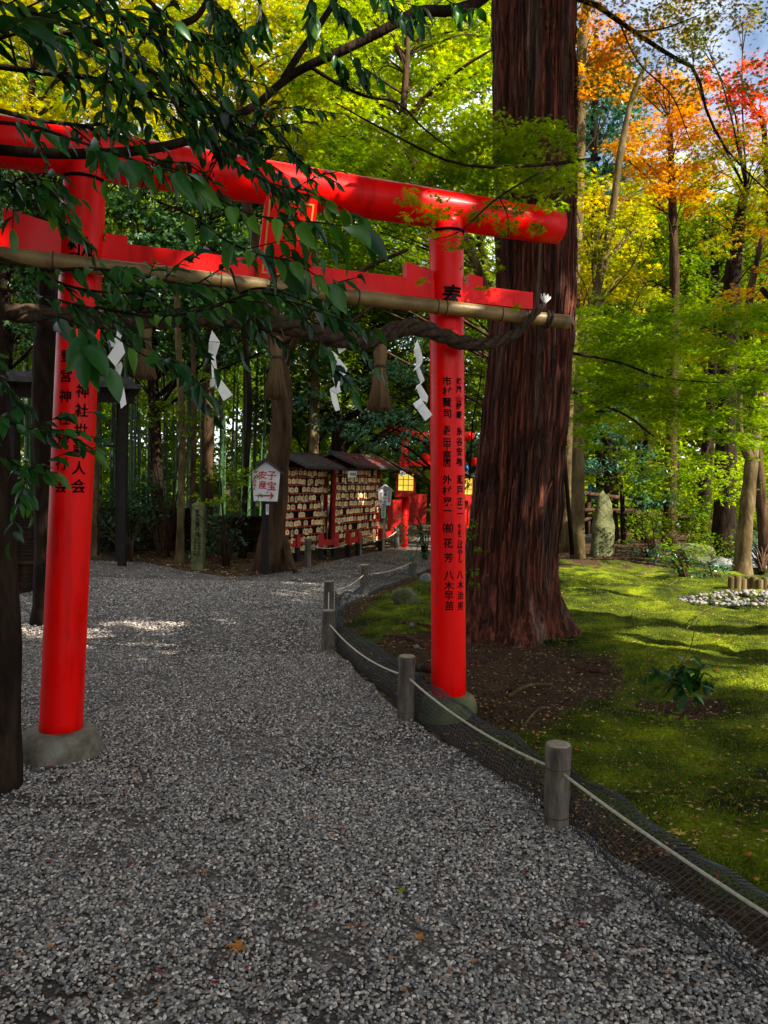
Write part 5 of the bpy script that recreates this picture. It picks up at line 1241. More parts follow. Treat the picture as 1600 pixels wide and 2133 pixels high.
# near green maple sprays before the gate's right half
make_tree('near_green_maple', 'sunlit coloured green maple sprays hanging over the right end of the red top beam', 'tree', [np.array(v, float) for v in [(3.6, 3.2, 0), (3.5, 3.5, 2), (3.0, 4.0, 3.9), (2.2, 4.6, 4.7)]], [.11, .09, .07, .03], 'barkdark',
          RG(690, 270, 1170, 395, 46, 40, 6.3, .3) + RG(700, 300, 1100, 400, 100, 22, 5.0, .2, .6) + CL([(1190, 360, 34), (860, 410, 30), (930, 430, 34), (1010, 435, 36), (1090, 425, 36), (1150, 425, 26), (1240, 375, 24)], 4.8)
          + CL([(890, 480, 22), (960, 500, 28), (1010, 520, 28), (880, 580, 14), (1000, 600, 12), (1050, 470, 24), (910, 445, 26), (1080, 640, 8), (1030, 555, 16), (1120, 470, 20), (850, 450, 16), (970, 560, 14)], 4.5),
          'l_green_sunlit', 1.9, .055, T_MAPLE7, .72, G1, limbs=False, subs=12, droop=.4, extra=[([P(1250, 330, 5.4), P(1100, 345, 5.2), P(950, 340, 5), P(800, 270, 5), P(700, 215, 5)], .014, .004), ([P(1150, 345, 5), P(1040, 410, 4.7), P(960, 480, 4.5), P(900, 500, 4.5)], .008, .002), ([P(1040, 410, 4.7), P(1060, 470, 4.5), P(1040, 600, 4.5)], .005, .0015)])
# yellow green maples behind the gate
MY = [([(1060, 1080), (1030, 700), (960, 480), (880, 380), (842, 270), (848, 120), (850, 20)], 15, 'yellow green maple with an upright pale trunk above the middle of the gate', 'l_lime', RG(650, -10, 1030, 320, 62, 54, 15.6, 1.2)),
      ([(430, 1080), (440, 700), (480, 450), (500, 250), (480, 60)], 17, 'yellow leaved maple behind the dark hanging branches left of centre', 'l_yellow', RG(330, -10, 690, 330, 62, 54, 17, 1.2)),
      ([(90, 1080), (110, 700), (90, 450), (60, 300), (80, 60)], 16, 'golden yellow maple at the upper left corner behind the near dark leaves', 'l_yellow', RG(-20, -10, 310, 310, 62, 54, 16, 1.2)),
      ([(1045, 1080), (1040, 700), (1000, 500)], 18, 'leafy green maple seen above the tie beam between plaque and cedar', 'l_green', RG(640, 340, 1020, 640, 60, 50, 18.5, 1.2))]
for pts, d, lb, lf, cl in MY:
    make_tree('tall_maple', lb, 'tree', TPX(pts, d, 0, (.1, 0, 1.5)), rad(d, 24, 20, 16, 14, 11, 8), 'bark', cl, lf, 1.5, .16, T_MAPLE5, .6, G1,
              extra=([([P(838, 300, 15), P(870, 220, 14.8), P(950, 150, 14.5), P(1030, 100, 14.3)], .07, .02), ([P(845, 130, 15), P(800, 60, 15), P(760, 0, 15)], .06, .02)] if d == 15 else None))
# darker trees filling behind the gate
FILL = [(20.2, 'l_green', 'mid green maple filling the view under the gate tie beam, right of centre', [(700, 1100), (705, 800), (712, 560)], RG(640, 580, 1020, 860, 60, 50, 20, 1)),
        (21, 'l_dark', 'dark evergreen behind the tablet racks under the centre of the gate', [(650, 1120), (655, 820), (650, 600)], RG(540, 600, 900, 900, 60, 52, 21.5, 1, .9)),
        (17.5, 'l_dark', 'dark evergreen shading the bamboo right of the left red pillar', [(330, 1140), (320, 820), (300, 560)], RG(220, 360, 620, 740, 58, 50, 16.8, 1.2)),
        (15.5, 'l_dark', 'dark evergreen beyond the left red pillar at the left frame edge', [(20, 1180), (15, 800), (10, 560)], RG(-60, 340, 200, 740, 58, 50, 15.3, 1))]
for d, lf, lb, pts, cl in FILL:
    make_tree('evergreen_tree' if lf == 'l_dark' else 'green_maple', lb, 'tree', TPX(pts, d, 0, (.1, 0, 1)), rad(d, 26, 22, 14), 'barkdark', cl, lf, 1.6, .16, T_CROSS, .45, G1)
# glossy shrub leaves hanging over the racks and right of the cedar
make_tree('camellia_tree', 'glossy blue green evergreen spreading over the roofs of the tablet racks', 'tree', TPX([(940, 1125), (915, 1000), (900, 860), (870, 760)], 15.2), rad(15.2, 20, 18, 14, 8), 'barkdark',
          CL([(690, 880, 36), (750, 890, 40), (800, 860, 40), (850, 880, 40), (880, 920, 32), (820, 930, 36), (760, 930, 30), (720, 790, 40), (790, 780, 44), (850, 780, 40), (650, 830, 36), (870, 700, 36), (990, 930, 22), (840, 950, 22), (980, 1000, 16)], 15.0), 'l_teal', 1.2, .10, T_SIMPLE, .6, G1)
make_tree('camellia_bush', 'glossy small leaved bush behind the mossy standing stone', 'bush', TPX([(1300, 1110), (1295, 1020), (1280, 960)], 19.5), rad(19.5, 12, 9, 6), 'barkdark',
          CL([(1215, 955, 34), (1270, 965, 38), (1320, 950, 36), (1230, 900, 36), (1290, 910, 36), (1350, 990, 34), (1330, 1040, 30), (1380, 1040, 34), (1300, 870, 40)], 19.0), 'l_teal', 1.3, .12, T_SIMPLE, .6, G1)
make_tree('leaning_tree', 'stout brown trunk with spreading foot behind the white arrow sign', 'tree', TPX([(562, 1192), (570, 1090), (580, 960), (588, 850), (580, 740), (560, 620), (540, 520), (500, 380)], 13.5), rad(13.5, 62, 52, 46, 44, 40, 34, 28, 18), 'bark',
          CL([(480, 360, 40), (560, 400, 44), (620, 420, 40)], 13.5), 'l_dark', 1.5, .10, T_CROSS, .4, G1, extra=[([P(590, 1120, 13.5), P(602, 1160, 13.3), P(615, 1190, 13.0)], .10, .05), ([P(580, 720, 13.5), P(640, 680, 13.2), P(700, 690, 13), P(800, 620, 12.8)], .08, .02), ([P(585, 780, 13.5), P(650, 640, 13.2), P(760, 560, 13), P(850, 520, 12.6)], .07, .03)])
for pts, d, w, lb, bk in [([(374, 1174), (377, 1060), (380, 900), (372, 720), (366, 560)], 14.3, 15, 'thin sunlit pale trunk left of the small stone pillar', 'barkpale'), ([(404, 1165), (402, 1000), (405, 860), (400, 640)], 15.2, 12, 'thin reddish trunk just left of the top of the small stone pillar', 'bark'),
                      ([(98, 1290), (96, 1100), (92, 900), (90, 760), (100, 600), (80, 420)], 8.2, 44, 'dark crooked trunk hugging the left side of the left red pillar', 'barkdark'), ([(655, 1130), (653, 960), (656, 800), (650, 640)], 19.5, 22, 'smooth brown trunk rising behind the left tablet rack roof', 'barkpale'),
                      ([(505, 1165), (512, 1000), (520, 820), (500, 640)], 15.6, 12, 'thin dark trunk between the small stone pillar and the arrow sign', 'barkdark')]:
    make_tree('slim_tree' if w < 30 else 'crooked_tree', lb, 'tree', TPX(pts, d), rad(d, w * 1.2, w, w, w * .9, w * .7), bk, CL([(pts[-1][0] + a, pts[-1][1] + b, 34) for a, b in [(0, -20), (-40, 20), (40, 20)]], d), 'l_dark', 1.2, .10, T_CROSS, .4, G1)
# undergrowth
def bush(name, lb, px, py, d, lst, leaf, size, tmpl=T_SIMPLE, stems=6, dens=.9, flat=.5):
    b_ = Gm(px, py) if px > 900 else flat_(px, py); d = d or b_[1]; t = thing(name, b_, lb, 'bush', 'bushes and seedlings of the undergrowth'); cl = lst if len(lst[0]) == 2 else CL(lst, d); mb = MB()
    for i in range(stems):
        c, r = cl[i % len(cl)]; e = c + rng.normal(size=3) * r * .6; s = b_ + np.array([rnd(1)[0], rnd(1)[0], 0]) * .06
        mb.tube(smoothpath([s, (s * .6 + e * .4) + UP * .1 * np.linalg.norm(e - s), e], 8), np.linspace(.012, .003, 8) * (d / 10 if d > 8 else .6), 5)
    mb.build('stem', M['bark'], t); mb = MB()
    for c, r in cl: clump_leaves(mb, c, r, int(dens * 2.6 * (r[0] * r[1] * r[2]) ** (2 / 3) / (leaf_area(tmpl) * size ** 2)) + 8, size, tmpl, flat)
    mb.build('foliage', M[leaf], t, smooth=False)
def flat_(px, py): p = G(px, py); p[2] = 0; return p
bush('young_shrub', 'fresh green shrub reaching toward the left edge of the arrow sign', 470, 1180, 12.4, [(440, 985, 26), (480, 990, 30), (515, 985, 26), (500, 1010, 26), (455, 1035, 20), (415, 1040, 24), (490, 1050, 22), (545, 1030, 12)], 'l_green', .075, T_CROSS, 9)
bush('young_shrub', 'loose green shrub over the bamboo at the middle of the left grove', 350, 1160, 14.0, [(330, 850, 34), (375, 870, 34), (420, 860, 26), (300, 880, 24), (400, 905, 22), (460, 860, 26), (430, 790, 24)], 'l_green', .08, T_CROSS, 7)
bush('low_shrub', 'low twiggy shrub at the post right of the small white sign', 885, 1165, 11.5, [(850, 1105, 26), (885, 1120, 26), (830, 1120, 20), (900, 1150, 20), (870, 1150, 26), (840, 1085, 16)], 'l_teal', .05, T_SIMPLE, 14)
bush('climbing_plant', 'small leafy plant growing on the left foot of the cedar', 985, 1290, 6.9, [(985, 1120, 12), (990, 1150, 14), (982, 1190, 13), (992, 1215, 10), (980, 1090, 10)], 'l_green', .04, T_SIMPLE, 6)
bush('fern_clump', 'bright green fern at the far moss edge right of the mossy standing stone', 1345, 1160, 14.5, [(1310, 1140, 14), (1340, 1145, 18), (1375, 1150, 18), (1395, 1160, 16), (1360, 1165, 16)], 'l_teal', .10, T_SIMPLE, 10, 1.2)
for x, y, l, lf in [(1420, 1160, 'green undergrowth bush left of the large mossy rock', 'l_green'), (1480, 1195, 'low dark green plants at the foot of the pale slender tree', 'l_teal'), (1350, 1090, 'twiggy low bush with tiny leaves right of the mossy standing stone', 'l_green'), (1460, 1110, 'bush with dry brown twigs in front of the dark trunks', 'l_mix'),
                (1500, 1140, 'dull green bush between the dark trunk and the pale slender tree', 'l_green'), (1590, 1100, 'leafy bush behind the pale slender tree at the right edge', 'l_green'), (1160, 1110, 'few glossy leaves at the right flank of the cedar', 'l_teal')]:
    b_ = Gm(x, min(y + 40, 1200)); bush('undergrowth_bush', l, x, min(y + 40, 1200), b_[1], [(x + a, y + b, 22 if x > 1200 else 8) for a, b in [(-26, 0), (0, -18), (26, 4), (-10, 16), (14, 18), (36, -16), (-36, -16)][:7 if x > 1200 else 3]], lf, .07, T_SIMPLE, 10, .7)
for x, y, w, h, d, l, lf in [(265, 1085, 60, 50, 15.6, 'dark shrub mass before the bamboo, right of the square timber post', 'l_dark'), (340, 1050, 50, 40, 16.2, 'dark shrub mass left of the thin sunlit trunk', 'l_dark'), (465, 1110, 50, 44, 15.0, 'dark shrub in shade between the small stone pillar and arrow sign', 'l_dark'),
                           (1300, 1040, 60, 40, 22.5, 'dense green hedge behind the rail fence by the standing stone', 'l_green'), (1420, 1010, 70, 60, 24, 'dense green shrub mass behind the dark forked trunk', 'l_green'), (1560, 1020, 70, 60, 21, 'dense yellow green shrub mass at the right edge behind the slender tree', 'l_green'), (1360, 1120, 40, 26, 17, 'low leafy ground bushes right of the standing stone', 'l_green'), (1590, 1150, 40, 20, 15.5, 'low leafy bushes beyond the side path', 'l_teal'), (1350, 985, 60, 46, 15, 'leafy young tree foliage hanging before the dark trunks right of the stone', 'l_green'), (1500, 1010, 60, 40, 15.2, 'airy young maple foliage before the thick dark trunk', 'l_green_sunlit'), (1450, 1080, 50, 30, 17.5, 'bushy green growth between the dark trunks', 'l_green')]:
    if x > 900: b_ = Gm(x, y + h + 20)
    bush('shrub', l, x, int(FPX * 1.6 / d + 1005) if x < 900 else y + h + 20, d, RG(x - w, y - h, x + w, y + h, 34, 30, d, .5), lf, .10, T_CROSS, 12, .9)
# seedlings in the mossy hollow
b_ = Gm(1375, 1500)
def seedling():
    t = thing('seedling_cluster', b_, 'small seedlings with glossy dark leaves in a mossy hollow right of the nearest post', 'seedlings', 'bushes and seedlings of the undergrowth')
    d = b_[1]; mb = MB()
    for pts, r in [([(1362, 1505), (1370, 1470), (1388, 1430), (1415, 1390), (1440, 1345)], .007), ([(1373, 1515), (1382, 1480), (1388, 1455)], .005), ([(1335, 1492), (1345, 1450), (1350, 1400), (1348, 1350)], .005), ([(1350, 1400), (1362, 1370), (1375, 1362)], .003), ([(1415, 1390), (1450, 1375), (1490, 1370), (1500, 1360)], .003), ([(1420, 1385), (1440, 1370), (1470, 1340)], .003), ([(1440, 1345), (1450, 1300), (1462, 1290)], .003), ([(1400, 1420), (1420, 1425), (1440, 1430)], .003)]:
        mb.tube(smoothpath([P(x, y, d - .1) for x, y in pts], 12), np.linspace(r, r * .4, 12), 6)
    mb.build('stem', M['barkpale'], t)
    c = P(1432, 1418, d - .1); n = 64; dd = rng.normal(size=(n, 3)); dd[:, 2] -= .5; dd[:, 0] += .4; pos = c + rng.normal(size=(n, 3)) * np.array([.075, .05, .06])
    mb = MB(); put_leaves(mb, T_BROAD, pos, dd, np.tile(UP, (n, 1)) + rng.normal(size=(n, 3)) * .3, rng.uniform(.07, .12, n)); mb.build('leaves', M['l_broad'], t)
    mb = MB(); pts = [(1372, 1440), (1380, 1460), (1405, 1485), (1400, 1492), (1412, 1462), (1448, 1465), (1365, 1500), (1370, 1490), (1385, 1520), (1400, 1522), (1430, 1500), (1440, 1508), (1398, 1500)]
    pos = np.repeat(np.array([P(x, y, d - .12) for x, y in pts]), 4, 0) + rng.normal(size=(len(pts) * 4, 3)) * .012; n = len(pos)
    put_leaves(mb, T_BROAD, pos, rng.normal(size=(n, 3)), np.tile(np.array([0, -.5, 1]), (n, 1)), rng.uniform(.022, .035, n)); mb.build('young_leaves', M['l_green'], t)
seedling()

# ------------------------------------------------------------------ the near broad-leaved evergreen hanging in from the left
def near_tree():
    t = thing('evergreen_oak', np.array([-1.94, 3.85, 0]), 'near evergreen with big glossy dark leaves hanging across the upper left', 'tree')
    tr = smoothpath([np.array(v, float) for v in [(-1.94, 3.85, -.1), (-1.95, 3.85, 1.0), (-2.0, 3.8, 2.2), (-1.98, 3.6, 3.4), (-2.05, 3.4, 4.6), (-2.2, 3.2, 6.0)]], 40)
    mb = MB(); mb.tube(tr, np.linspace(.125, .08, 40) * (1 + .04 * np.sin(np.arange(40) * 1.3)), 20); mb.build('trunk', M['barkdark'], t)
    bb = MB(); LP = []; LD = []; LN = []; LS = []; cuts = []
    def leaf(p, d, s):
        LP.append(p); LD.append(d); LN.append(np.array([rng.normal() * .7, -.45 + rng.normal() * .5, 1.0])); LS.append(s * rng.uniform(.7, 1.15))
    def twig(pts, r, nsub, ls, sublen, own=True, drop=.5, dens=1.0):
        q = smoothpath([P(*a) for a in pts], 30); bb.tube(q, np.linspace(r, max(r * .3, .0018), 30), 6)
        tot = np.linalg.norm(np.diff(q, axis=0), axis=1).sum()
        if own:
            n = int(tot / (ls * .42) * dens)
            for i in range(n):
                f = .15 + .85 * i / max(1, n - 1); k = min(int(f * 29), 28); dr = unit(q[k + 1] - q[k]); sd = unit(np.cross(dr, UP)) * (1 if i % 2 else -1)
                leaf(q[k], unit(dr * .75 + sd * .75 - UP * drop * rng.uniform(.3, 1.5) + rng.normal(size=3) * .15), ls * rng.uniform(.75, 1.15))
            leaf(q[-1], unit(q[-1] - q[-2] - UP * .01), ls)
        for j in range(nsub):
            k = rng.integers(4, 29); dr = unit(q[k] - q[k - 1]); a = q[k]; L_ = sublen * rng.uniform(.5, 1.2)
            dv = unit(dr * .8 + rng.normal(size=3) * np.array([.6, .5, .5]) - UP * .05); e = a + dv * L_ - UP * L_ * .12; m_ = a + dv * L_ * .5
            s = smoothpath([a, m_, e], 10); bb.tube(s, np.linspace(r * .45, .0014, 10), 4, cap=False)
            n = max(4, int(L_ / (ls * .36)))
            for i in range(n):
                f = .2 + .8 * i / n; kk = min(int(f * 9), 8); d2 = unit(s[kk + 1] - s[kk]); sd = unit(np.cross(d2, UP)) * (1 if i % 2 else -1)
                leaf(s[kk], unit(d2 * .7 + sd * .7 - UP * drop * rng.uniform(.3, 1.6) + rng.normal(size=3) * .2), ls * rng.uniform(.6, 1.1))
            leaf(e, unit(d2 - UP * .4), ls)
    # upper left mass
    twig([(-60, 130, 3.3), (80, 150, 3.2), (220, 170, 3.2), (340, 230, 3.3), (430, 300, 3.4), (520, 320, 3.5)], .014, 16, .083, .42)
    twig([(-60, 40, 3.0), (80, 60, 3.0), (200, 90, 3.1), (320, 150, 3.2), (440, 220, 3.4), (560, 290, 3.5)], .014, 18, .083, .45)
    twig([(-40, 220, 3.0), (80, 250, 3.1), (200, 270, 3.2), (320, 330, 3.3), (400, 340, 3.4)], .010, 8, .079, .36)
    twig([(100, -60, 3.0), (200, 10, 3.1), (300, 60, 3.2), (380, 150, 3.3), (470, 260, 3.4), (560, 380, 3.4), (620, 400, 3.4)], .012, 15, .079, .42)
    twig([(250, -60, 3.2), (330, 20, 3.2), (400, 70, 3.3), (480, 140, 3.4), (540, 230, 3.5), (620, 330, 3.5), (700, 380, 3.5)], .010, 13, .077, .36)
    twig([(330, 170, 3.0), (400, 260, 3.1), (480, 330, 3.2), (560, 380, 3.2), (650, 400, 3.3)], .008, 5, .075, .3)
    twig([(-60, -20, 2.4), (40, 20, 2.4), (130, 40, 2.5), (200, 60, 2.5)], .008, 7, .10, .32)
    twig([(-60, 100, 2.2), (0, 80, 2.2), (50, 70, 2.2), (90, 90, 2.2)], .006, 3, .12, .22)
    twig([(420, -60, 3.4), (440, 0, 3.4), (470, 40, 3.4), (520, 80, 3.4)], .008, 8, .085, .26, drop=1.3)
    # long leaf sprays crossing the gate
    twig([(-60, 250, 2.3), (60, 262, 2.3), (150, 290, 2.2), (240, 320, 2.15), (330, 350, 2.1), (400, 365, 2.1)], .006, 2, .10, .2)
    twig([(300, 330, 2.4), (380, 360, 2.3), (450, 410, 2.2), (520, 445, 2.15), (600, 458, 2.1), (680, 465, 2.1), (745, 478, 2.1)], .004, 0, .115, .2, drop=.9)
    twig([(330, 420, 2.5), (400, 450, 2.4), (470, 500, 2.3), (540, 530, 2.2), (610, 545, 2.2), (680, 590, 2.2)], .004, 1, .115, .2, drop=.9)
    twig([(-60, 520, 2.7), (80, 560, 2.7), (200, 560, 2.6), (320, 580, 2.5), (420, 600, 2.5), (520, 620, 2.5)], .008, 4, .083, .3)
    twig([(-60, 600, 3.0), (60, 610, 3.0), (180, 640, 2.9), (300, 650, 2.9), (420, 640, 2.9), (540, 650, 2.9)], .008, 9, .079, .32)
    twig([(-60, 540, 3.2), (50, 560, 3.2), (160, 600, 3.1), (280, 610, 3.0), (380, 590, 3.0), (480, 600, 3.0)], .008, 7, .079, .32)
    twig([(200, 640, 2.6), (330, 660, 2.5), (440, 640, 2.4), (540, 610, 2.4), (640, 640, 2.4), (720, 670, 2.4), (780, 690, 2.4)], .006, 2, .075, .24, drop=.8)
    twig([(440, 640, 2.8), (540, 600, 2.7), (640, 630, 2.6), (700, 660, 2.6)], .005, 5, .066, .26, drop=.8)
    twig([(480, 560, 2.5), (520, 660, 2.5), (600, 720, 2.5), (680, 760, 2.5), (720, 790, 2.5)], .004, 4, .066, .2, drop=.8)
    twig([(90, 655, 2.3), (140, 665, 2.2), (180, 690, 2.15), (176, 740, 2.1)], .004, 1, .10, .14, drop=.9)
    twig([(170, 640, 2.4), (240, 700, 2.4), (300, 740, 2.4), (360, 760, 2.4), (400, 800, 2.4)], .004, 3, .085, .2, drop=.7)
    twig([(-60, 400, 3.1), (40, 400, 3.0), (100, 420, 3.0)], .006, 6, .079, .28)
    twig([(-60, 360, 2.8), (0, 380, 2.8), (60, 370, 2.8), (120, 380, 2.8)], .006, 5, .083, .24)
    # lower left sprays
    twig([(-90, 840, 2.6), (-10, 870, 2.6), (50, 890, 2.6), (100, 900, 2.6)], .005, 5, .075, .25, drop=.4)
    twig([(-90, 940, 2.6), (0, 950, 2.6), (50, 975, 2.6), (120, 985, 2.6)], .005, 4, .070, .25, drop=.4)
    twig([(-60, 760, 2.9), (10, 800, 2.9), (40, 850, 2.9)], .005, 3, .066, .25, drop=.4)
    # top centre hanging leaves on the thick limb
    for p in [[(1060, -60, 4.6), (1000, 0, 4.5), (940, 22, 4.4), (870, 25, 4.4), (800, 62, 4.4), (715, 105, 4.4), (640, 138, 4.4), (590, 170, 4.4), (540, 215, 4.4)]]:
        q = smoothpath([P(*a) for a in p], 30); cuts.append((q, .035, .022))
    cuts.append((smoothpath([P(590, 165, 4.4), P(625, 110, 4.4), P(660, 60, 4.4), P(695, 5, 4.4), P(720, -60, 4.4)], 16), .022, .016))
    cuts.append((smoothpath([P(645, 138, 4.4), P(700, 172, 4.4), P(760, 200, 4.4), P(830, 215, 4.4), P(880, 265, 4.4), P(950, 320, 4.4)], 20), .012, .004))
    cuts.append((smoothpath([P(380, 50, 4.0), P(410, 35, 4.0), P(430, 0, 4.0), P(440, -60, 4.0)], 12), .018, .012))
    cuts.append((smoothpath([P(540, 215, 4.4), P(400, 290, 4.2), P(200, 320, 4.0), P(-60, 300, 3.8), np.array([-2.0, 3.6, 3.3])], 20), .022, .03))
    for p in [[(690, 100, 4.3), (700, 120, 4.3), (712, 160, 4.3)], [(725, 100, 4.3), (745, 130, 4.3), (765, 165, 4.3)], [(450, 0, 3.6), (455, 40, 3.6), (460, 80, 3.6)], [(530, -20, 3.6), (545, 20, 3.6), (560, 60, 3.6)], [(640, -30, 3.6), (650, 0, 3.6), (655, 30, 3.6)], [(820, 10, 4.2), (835, 20, 4.2), (850, 40, 4.2)], [(930, 0, 4.2), (950, 10, 4.2), (975, 22, 4.2)], [(690, -20, 3.8), (700, 5, 3.8), (720, 20, 3.8)], [(770, -30, 3.8), (800, -5, 3.8), (880, 15, 3.8)]]:
        twig(p, .004, 2, .105, .12, drop=2.2, dens=1.3)
    # limbs joining the sprays to the trunk
    for z, e in [(2.0, (-60, 600, 3.0)), (2.3, (-60, 540, 3.2)), (2.6, (-60, 400, 3.1)), (3.0, (-60, 250, 2.6)), (3.3, (-60, 130, 3.3)), (3.5, (-60, 40, 3.0)), (1.6, (-60, 840, 2.6)), (1.4, (-60, 940, 2.6)), (4.0, (100, -60, 3.0)), (4.2, (250, -60, 3.2)), (4.6, (420, -60, 3.6))]:
        k = int(np.argmin(abs(tr[:, 2] - z))); bb.tube(smoothpath([tr[k], (tr[k] + P(*e)) / 2 + UP * .05, P(*e)], 8), np.linspace(.022, .012, 8), 6)
    for q, r0, r1 in cuts: bb.tube(q, np.linspace(r0, r1, len(q)), 8)
    bb.build('branch', M['barkdark'], t)
    mb = MB(); pick = rng.uniform(size=len(LP)) < .5
    for tm, kk in ((T_BROAD, pick), (T_BROAD2, ~pick)): put_leaves(mb, tm, np.array(LP)[kk], np.array(LD)[kk], np.array(LN)[kk], np.array(LS)[kk])
    mb.build('leaves', M['l_broad'], t); print('NEAR LEAVES', len(LP))
near_tree()

# ------------------------------------------------------------------ far wood and unseen trees added to shade the path
def far_wood():
    for nm, lb, xs, d0, d1, y0, y1, n, lf, sz in [('far_wood', 'distant dark green wood closing the view', (-500, 1100), 31, 42, 1075, -60, 34000, 'l_green', .42), ('far_wood', 'distant sunlit yellow green wood on the right', (1100, 2000), 28, 40, 1105, 430, 36000, 'l_lime', .38),
                                      ('far_wood', 'distant sunlit leaves glimpsed behind the bamboo and racks', (-100, 1050), 33, 46, 1040, 300, 22000, 'l_lime', .36)]:
        ncl = 420; mb = MB(); cx = rng.uniform(*xs, ncl); cy = rng.uniform(y1, y0, ncl); cd = rng.uniform(d0, d1, ncl)
        for x, y, d in zip(cx, cy, cd):
            c = P(x, y, d); clump_leaves(mb, c, (1.7, 1.7, 1.2), 3 * n // ncl, sz, T_CROSS, .3)
        if xs[0] < 0 and lf == 'l_lime': pass
        tag(mb.build(nm, M[lf], smooth=False), lb, 'wood', kind='stuff')
far_wood()
def canopy(name, lb, trunk, clumps, leaf, size, dens=.6):  # added trees out of view, crowns placed to block sun and sky
    make_tree(name, lb, 'tree', [np.array(v, float) for v in trunk], [.22, .2, .17, .12], 'bark', clumps, leaf, dens, size, T_CROSS, .4, 'trees added out of view for shade')
S_ = SUN_DIR / SUN_DIR[2]
def shade_over(x, y, h): return np.array([x, y, 0]) + S_ * h
def cl_over(spots_, h, r, rz=.8): return [(shade_over(x, y, h + rng.uniform(-.4, .6)), (r, r, rz)) for x, y in spots_]
canopy('added_shade_tree', 'added tree out of view on the right, crown placed to shade the gravel', [(8.5, 1.0, 0), (8.4, .8, 3), (8.0, .3, 6), (7.8, -.5, 8.5)],
       cl_over([(x, y) for x in np.arange(-3.2, 3.6, .95) for y in np.arange(.6, 5.8, .95) if x < .9 or y < 4.3], 8.2, .9), 'l_dark', 1.9, .22)  # added unseen crown, clumps set sunward of the gravel to shade it
canopy('added_shade_tree', 'second added tree out of view on the right, shading the path bend', [(9.5, 5.0, 0), (9.4, 4.8, 3), (9.0, 4.3, 6), (8.8, 3.5, 9)],
       cl_over([(x, y) for x in np.arange(-8.5, 1.0, 1.35) for y in np.arange(6.4, 17.5, 1.35) if not (-4.8 < x < -.6 and 6.0 < y < 9.2) and not (x > -2.2 and 8.4 < y < 12.2)], 10.6, 1.0, .6), 'l_dark', 2.3, .24)  # unseen crown added for shade, gap left so sun reaches the gate
canopy('added_shade_tree', 'third added tree out of view on the right, thinned to dapple the gate', [(9.9, 3.0, 0), (9.8, 2.8, 3), (9.4, 2.3, 6), (9.0, 1.6, 9)],
       cl_over([(x, y) for x in np.arange(-4.2, -1.0, .9) for y in np.arange(6.3, 9.0, .9)], 10.6, .45, .4) + cl_over([(x, y) for x in np.arange(-2.0, 1.2, 1.0) for y in np.arange(8.8, 12, 1.0)], 10.6, .6, .5), 'l_dark', .50, .12)  # sparse unseen crown added to soften the sun through that gap
canopy('added_shade_tree', 'added tree out of view on the left, shading the fence and left pillar', [(-5.5, 1.0, 0), (-5.4, 1.2, 3), (-5.0, 1.5, 6), (-4.5, 2.0, 8)],
       [((x, y, 7.6 + rng.uniform(-.5, .8) + max(0, y - 4) * .6), (1.2, 1.2, .6)) for x in (-7, -5.2, -3.6, -2.2) for y in (-1, 1, 3, 5, 7)], 'l_dark', 2.3, .30)  # unseen crown added overhead to darken the left side
canopy('added_shade_tree', 'added tree behind the camera, blocking skylight over the path', [(-1.5, -5.0, 0), (-1.4, -4.8, 3), (-1.0, -4.4, 6), (-.8, -4.0, 8)],
       [((x, y, 6.8 + rng.uniform(-.6, 1.2)), (1.4, 1.4, .9)) for x in (-4, -2) for y in (-6, -4, -2)], 'l_dark', 1.0, .30)  # unseen crown added to cut skylight from behind

canopy('added_shade_tree', 'added low dense tree out of view on the left, blocking side light', [(-5.2, .5, 0), (-5.1, .6, 2), (-4.8, .8, 4)],
       [((x, y, z), (.9, .9, .8)) for x in (-4.6, -5.8) for y in (-4, -2.6, -1.2, .2, 1.6, 3.0) for z in (1.2, 2.5, 3.8, 5.1)], 'l_dark', 1.6, .22)  # unseen low foliage added to dim ambient light on the left pillar
# ------------------------------------------------------------------ fallen leaves
def fallen(n, region, mats, group_tpl, labels, smin, smax):
    protos_ = []
    for mname in mats:
        mb = MB(); V, Fs = T_MAPLE7; V = V.copy(); V[:, 2] = V[:, 2] * .6 + .10 * np.abs(V[:, 0]); mb.add(V, *Fs); me = mb.mesh('fallen_leaf', smooth=False); me.materials.append(M[mname]); protos_.append(me)
    for i in range(n):
        k = i % len(mats); o = bpy.data.objects.new('fallen_leaf', protos_[k]); COL.objects.link(o); p = region(); s = rng.uniform(smin, smax)
        o.location = tuple(p); o.scale = (s, s, s); o.rotation_euler = (rng.uniform(-.3, .3), rng.uniform(-.3, .3), rng.uniform(0, 6.28)); tag(o, labels[k], 'leaf', group_tpl[k])
def reg_gravel():
    while True:
        x, y = rng.uniform(20, 1590), rng.uniform(1230, 2120) ; p = G(x, y)
        if inpoly(p[:1], p[1:2], PATH)[0]: p[2] = .022; return p
def reg_moss():
    while True:
        p = Gm(rng.uniform(980, 1600), 1170 + 700 * rng.uniform() ** 1.4)
        if p[0] > fence_x(p[1]) + .12 and np.hypot(*(p[:2] - CEDAR)) > .8: p[2] += .012; return p
solid = lambda nm, a, b: leafmat(nm, [a, b], .25, .6, .2)
M['f_red'] = solid('fallen_red', (.22, .012, .012), (.42, .05, .03)); M['f_or'] = solid('fallen_orange', (.42, .13, .02), (.55, .24, .04)); M['f_ye'] = solid('fallen_yellow', (.5, .33, .04), (.6, .45, .10)); M['f_br'] = solid('fallen_brown', (.16, .07, .03), (.32, .18, .09))
fallen(84, reg_gravel, ['f_red', 'f_or', 'f_br'], ['red leaves on the gravel', 'orange leaves on the gravel', 'brown leaves on the gravel'], ['small red fallen maple leaf lying on the grey gravel', 'small orange fallen maple leaf lying on the grey gravel', 'small brown fallen maple leaf lying on the grey gravel'], .025, .042)
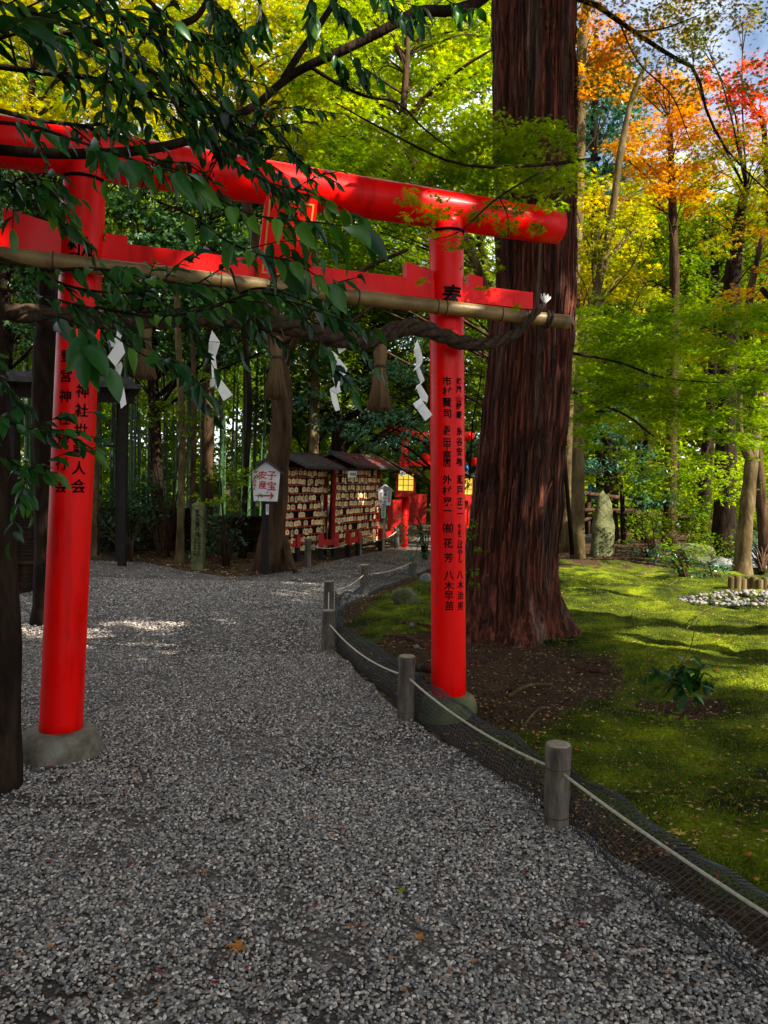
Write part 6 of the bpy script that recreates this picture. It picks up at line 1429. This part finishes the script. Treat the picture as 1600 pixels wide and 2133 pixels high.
fallen(160, reg_moss, ['f_red', 'f_or', 'f_ye', 'f_br'], ['red leaves on the moss', 'orange leaves on the moss', 'yellow leaves on the moss', 'brown leaves on the moss'], ['small red fallen maple leaf lying on the moss', 'small orange fallen maple leaf lying on the moss', 'small yellow fallen maple leaf lying on the moss', 'small brown fallen maple leaf lying on the moss'], .03, .055)
# particular leaves one can point to
for x, y, s, rz, mt, lb in [(1418, 1747, .075, .3, 'f_ye', 'yellow maple leaf on the moss just above the near netting'), (503, 1982, .085, 2.2, 'f_or', 'curled ochre leaf standing out on the gravel left of the bottom centre'), (838, 1866, .05, 1.2, 'l_lime', 'green maple leaf on the gravel near the centre bottom'), (880, 1962, .05, 2.0, 'f_or', 'orange red maple leaf on the gravel below the green one'),
                        (103, 1606, .045, .5, 'f_red', 'bright red leaf on the gravel below the left pillar footing'), (1222, 1497, .055, 2.6, 'f_or', 'ochre maple leaf on the moss above the nearest post')]:
    on = x > 1180; p = Gm(x, y) if on else G(x, y); p[2] += .02; mb = MB(); V, Fs = T_MAPLE7; V = V.copy() * s * 1.3; V[:, 2] += .25 * np.abs(V[:, 0]); V = V @ _Rz(rz).T; mb.add(V + p, *Fs); tag(mb.build('fallen_leaf', M[mt], loc=p, smooth=False), lb, 'leaf')
def litter():
    mb = MB(); n = 22000; y = 3.2 + 16 * rng.uniform(size=n) ** 1.3; x = fence_x(y) + .06 + rng.uniform(size=n) * (.6 * y + .8 - fence_x(y))
    keep = rng.uniform(size=n) < .35 + .5 * bare_amount(x, y); x = x[keep]; y = y[keep]; n = len(x)
    pos = np.stack([x, y, moss_h(x, y) + .008], 1); put_leaves(mb, T_SIMPLE, pos, np.stack([rnd(n), rnd(n), rnd(n) * .2], 1), np.stack([rnd(n) * .5, rnd(n) * .5, np.ones(n)], 1), rng.uniform(.010, .032, n))
    n = 7000; x = rng.uniform(-12, 0.5, n); y = rng.uniform(11, 26, n); k = ~inpoly(x, y, PATH); x = x[k]; y = y[k]; n = len(x)
    put_leaves(mb, T_CROSS, np.stack([x, y, np.full(n, .015)], 1), np.stack([rnd(n), rnd(n), rnd(n) * .2], 1), np.stack([rnd(n) * .6, rnd(n) * .6, np.ones(n)], 1), rng.uniform(.03, .07, n))
    tag(mb.build('leaf_litter', leafmat('dry_litter', [(.10, .04, .02), (.30, .14, .05), (.48, .33, .12), (.50, .42, .25)], .15, .7, .1, 6), smooth=False), 'tiny dry leaves and bits scattered over moss and soil', 'litter', kind='stuff')
litter()
def roof_litter():
    mb = MB()
    for a, b, h, nn in ((rc, rd_, 2.05, nB), (ra, rb, 1.98, nA)):
        n = 420 if h > 2 else 60; s = rng.uniform(0, 1, n); w = rng.uniform(.02, .6, n); L1 = unit(b - a); W = np.linalg.norm(b - a)
        pos = a + L1 * (s * (W + .4) - .2)[:, None] + nn * w[:, None] + UP * (h + .165 - w * .42 + .01)[:, None] if False else a + L1 * (s * (W + .4) - .2)[:, None] + nn * w[:, None] + UP * (h + .175 - w * .42)[:, None]
        put_leaves(mb, T_CROSS, pos, rng.normal(size=(n, 3)), np.tile(UP + nn * .4, (n, 1)) + rng.normal(size=(n, 3)) * .3, rng.uniform(.03, .055, n))
    c = P(845, 1004, 19.0); n = 240; x = rng.uniform(-.4, .4, n); y = rng.uniform(-.4, .1, n)
    put_leaves(mb, T_CROSS, np.stack([c[0] + x, c[1] + y, c[2] + .375 - .17 * (np.abs(x) / .42) ** .8], 1), rng.normal(size=(n, 3)), np.tile(UP, (n, 1)) + rng.normal(size=(n, 3)) * .3, rng.uniform(.03, .05, n))
    tag(mb.build('roof_leaves', M['l_red'], smooth=False), 'red fallen leaves strewn over the rack and lantern roofs', 'leaves', kind='stuff')
roof_litter()
print('FACES', sum(len(o.data.polygons) for o in bpy.data.objects if o.type == 'MESH'))
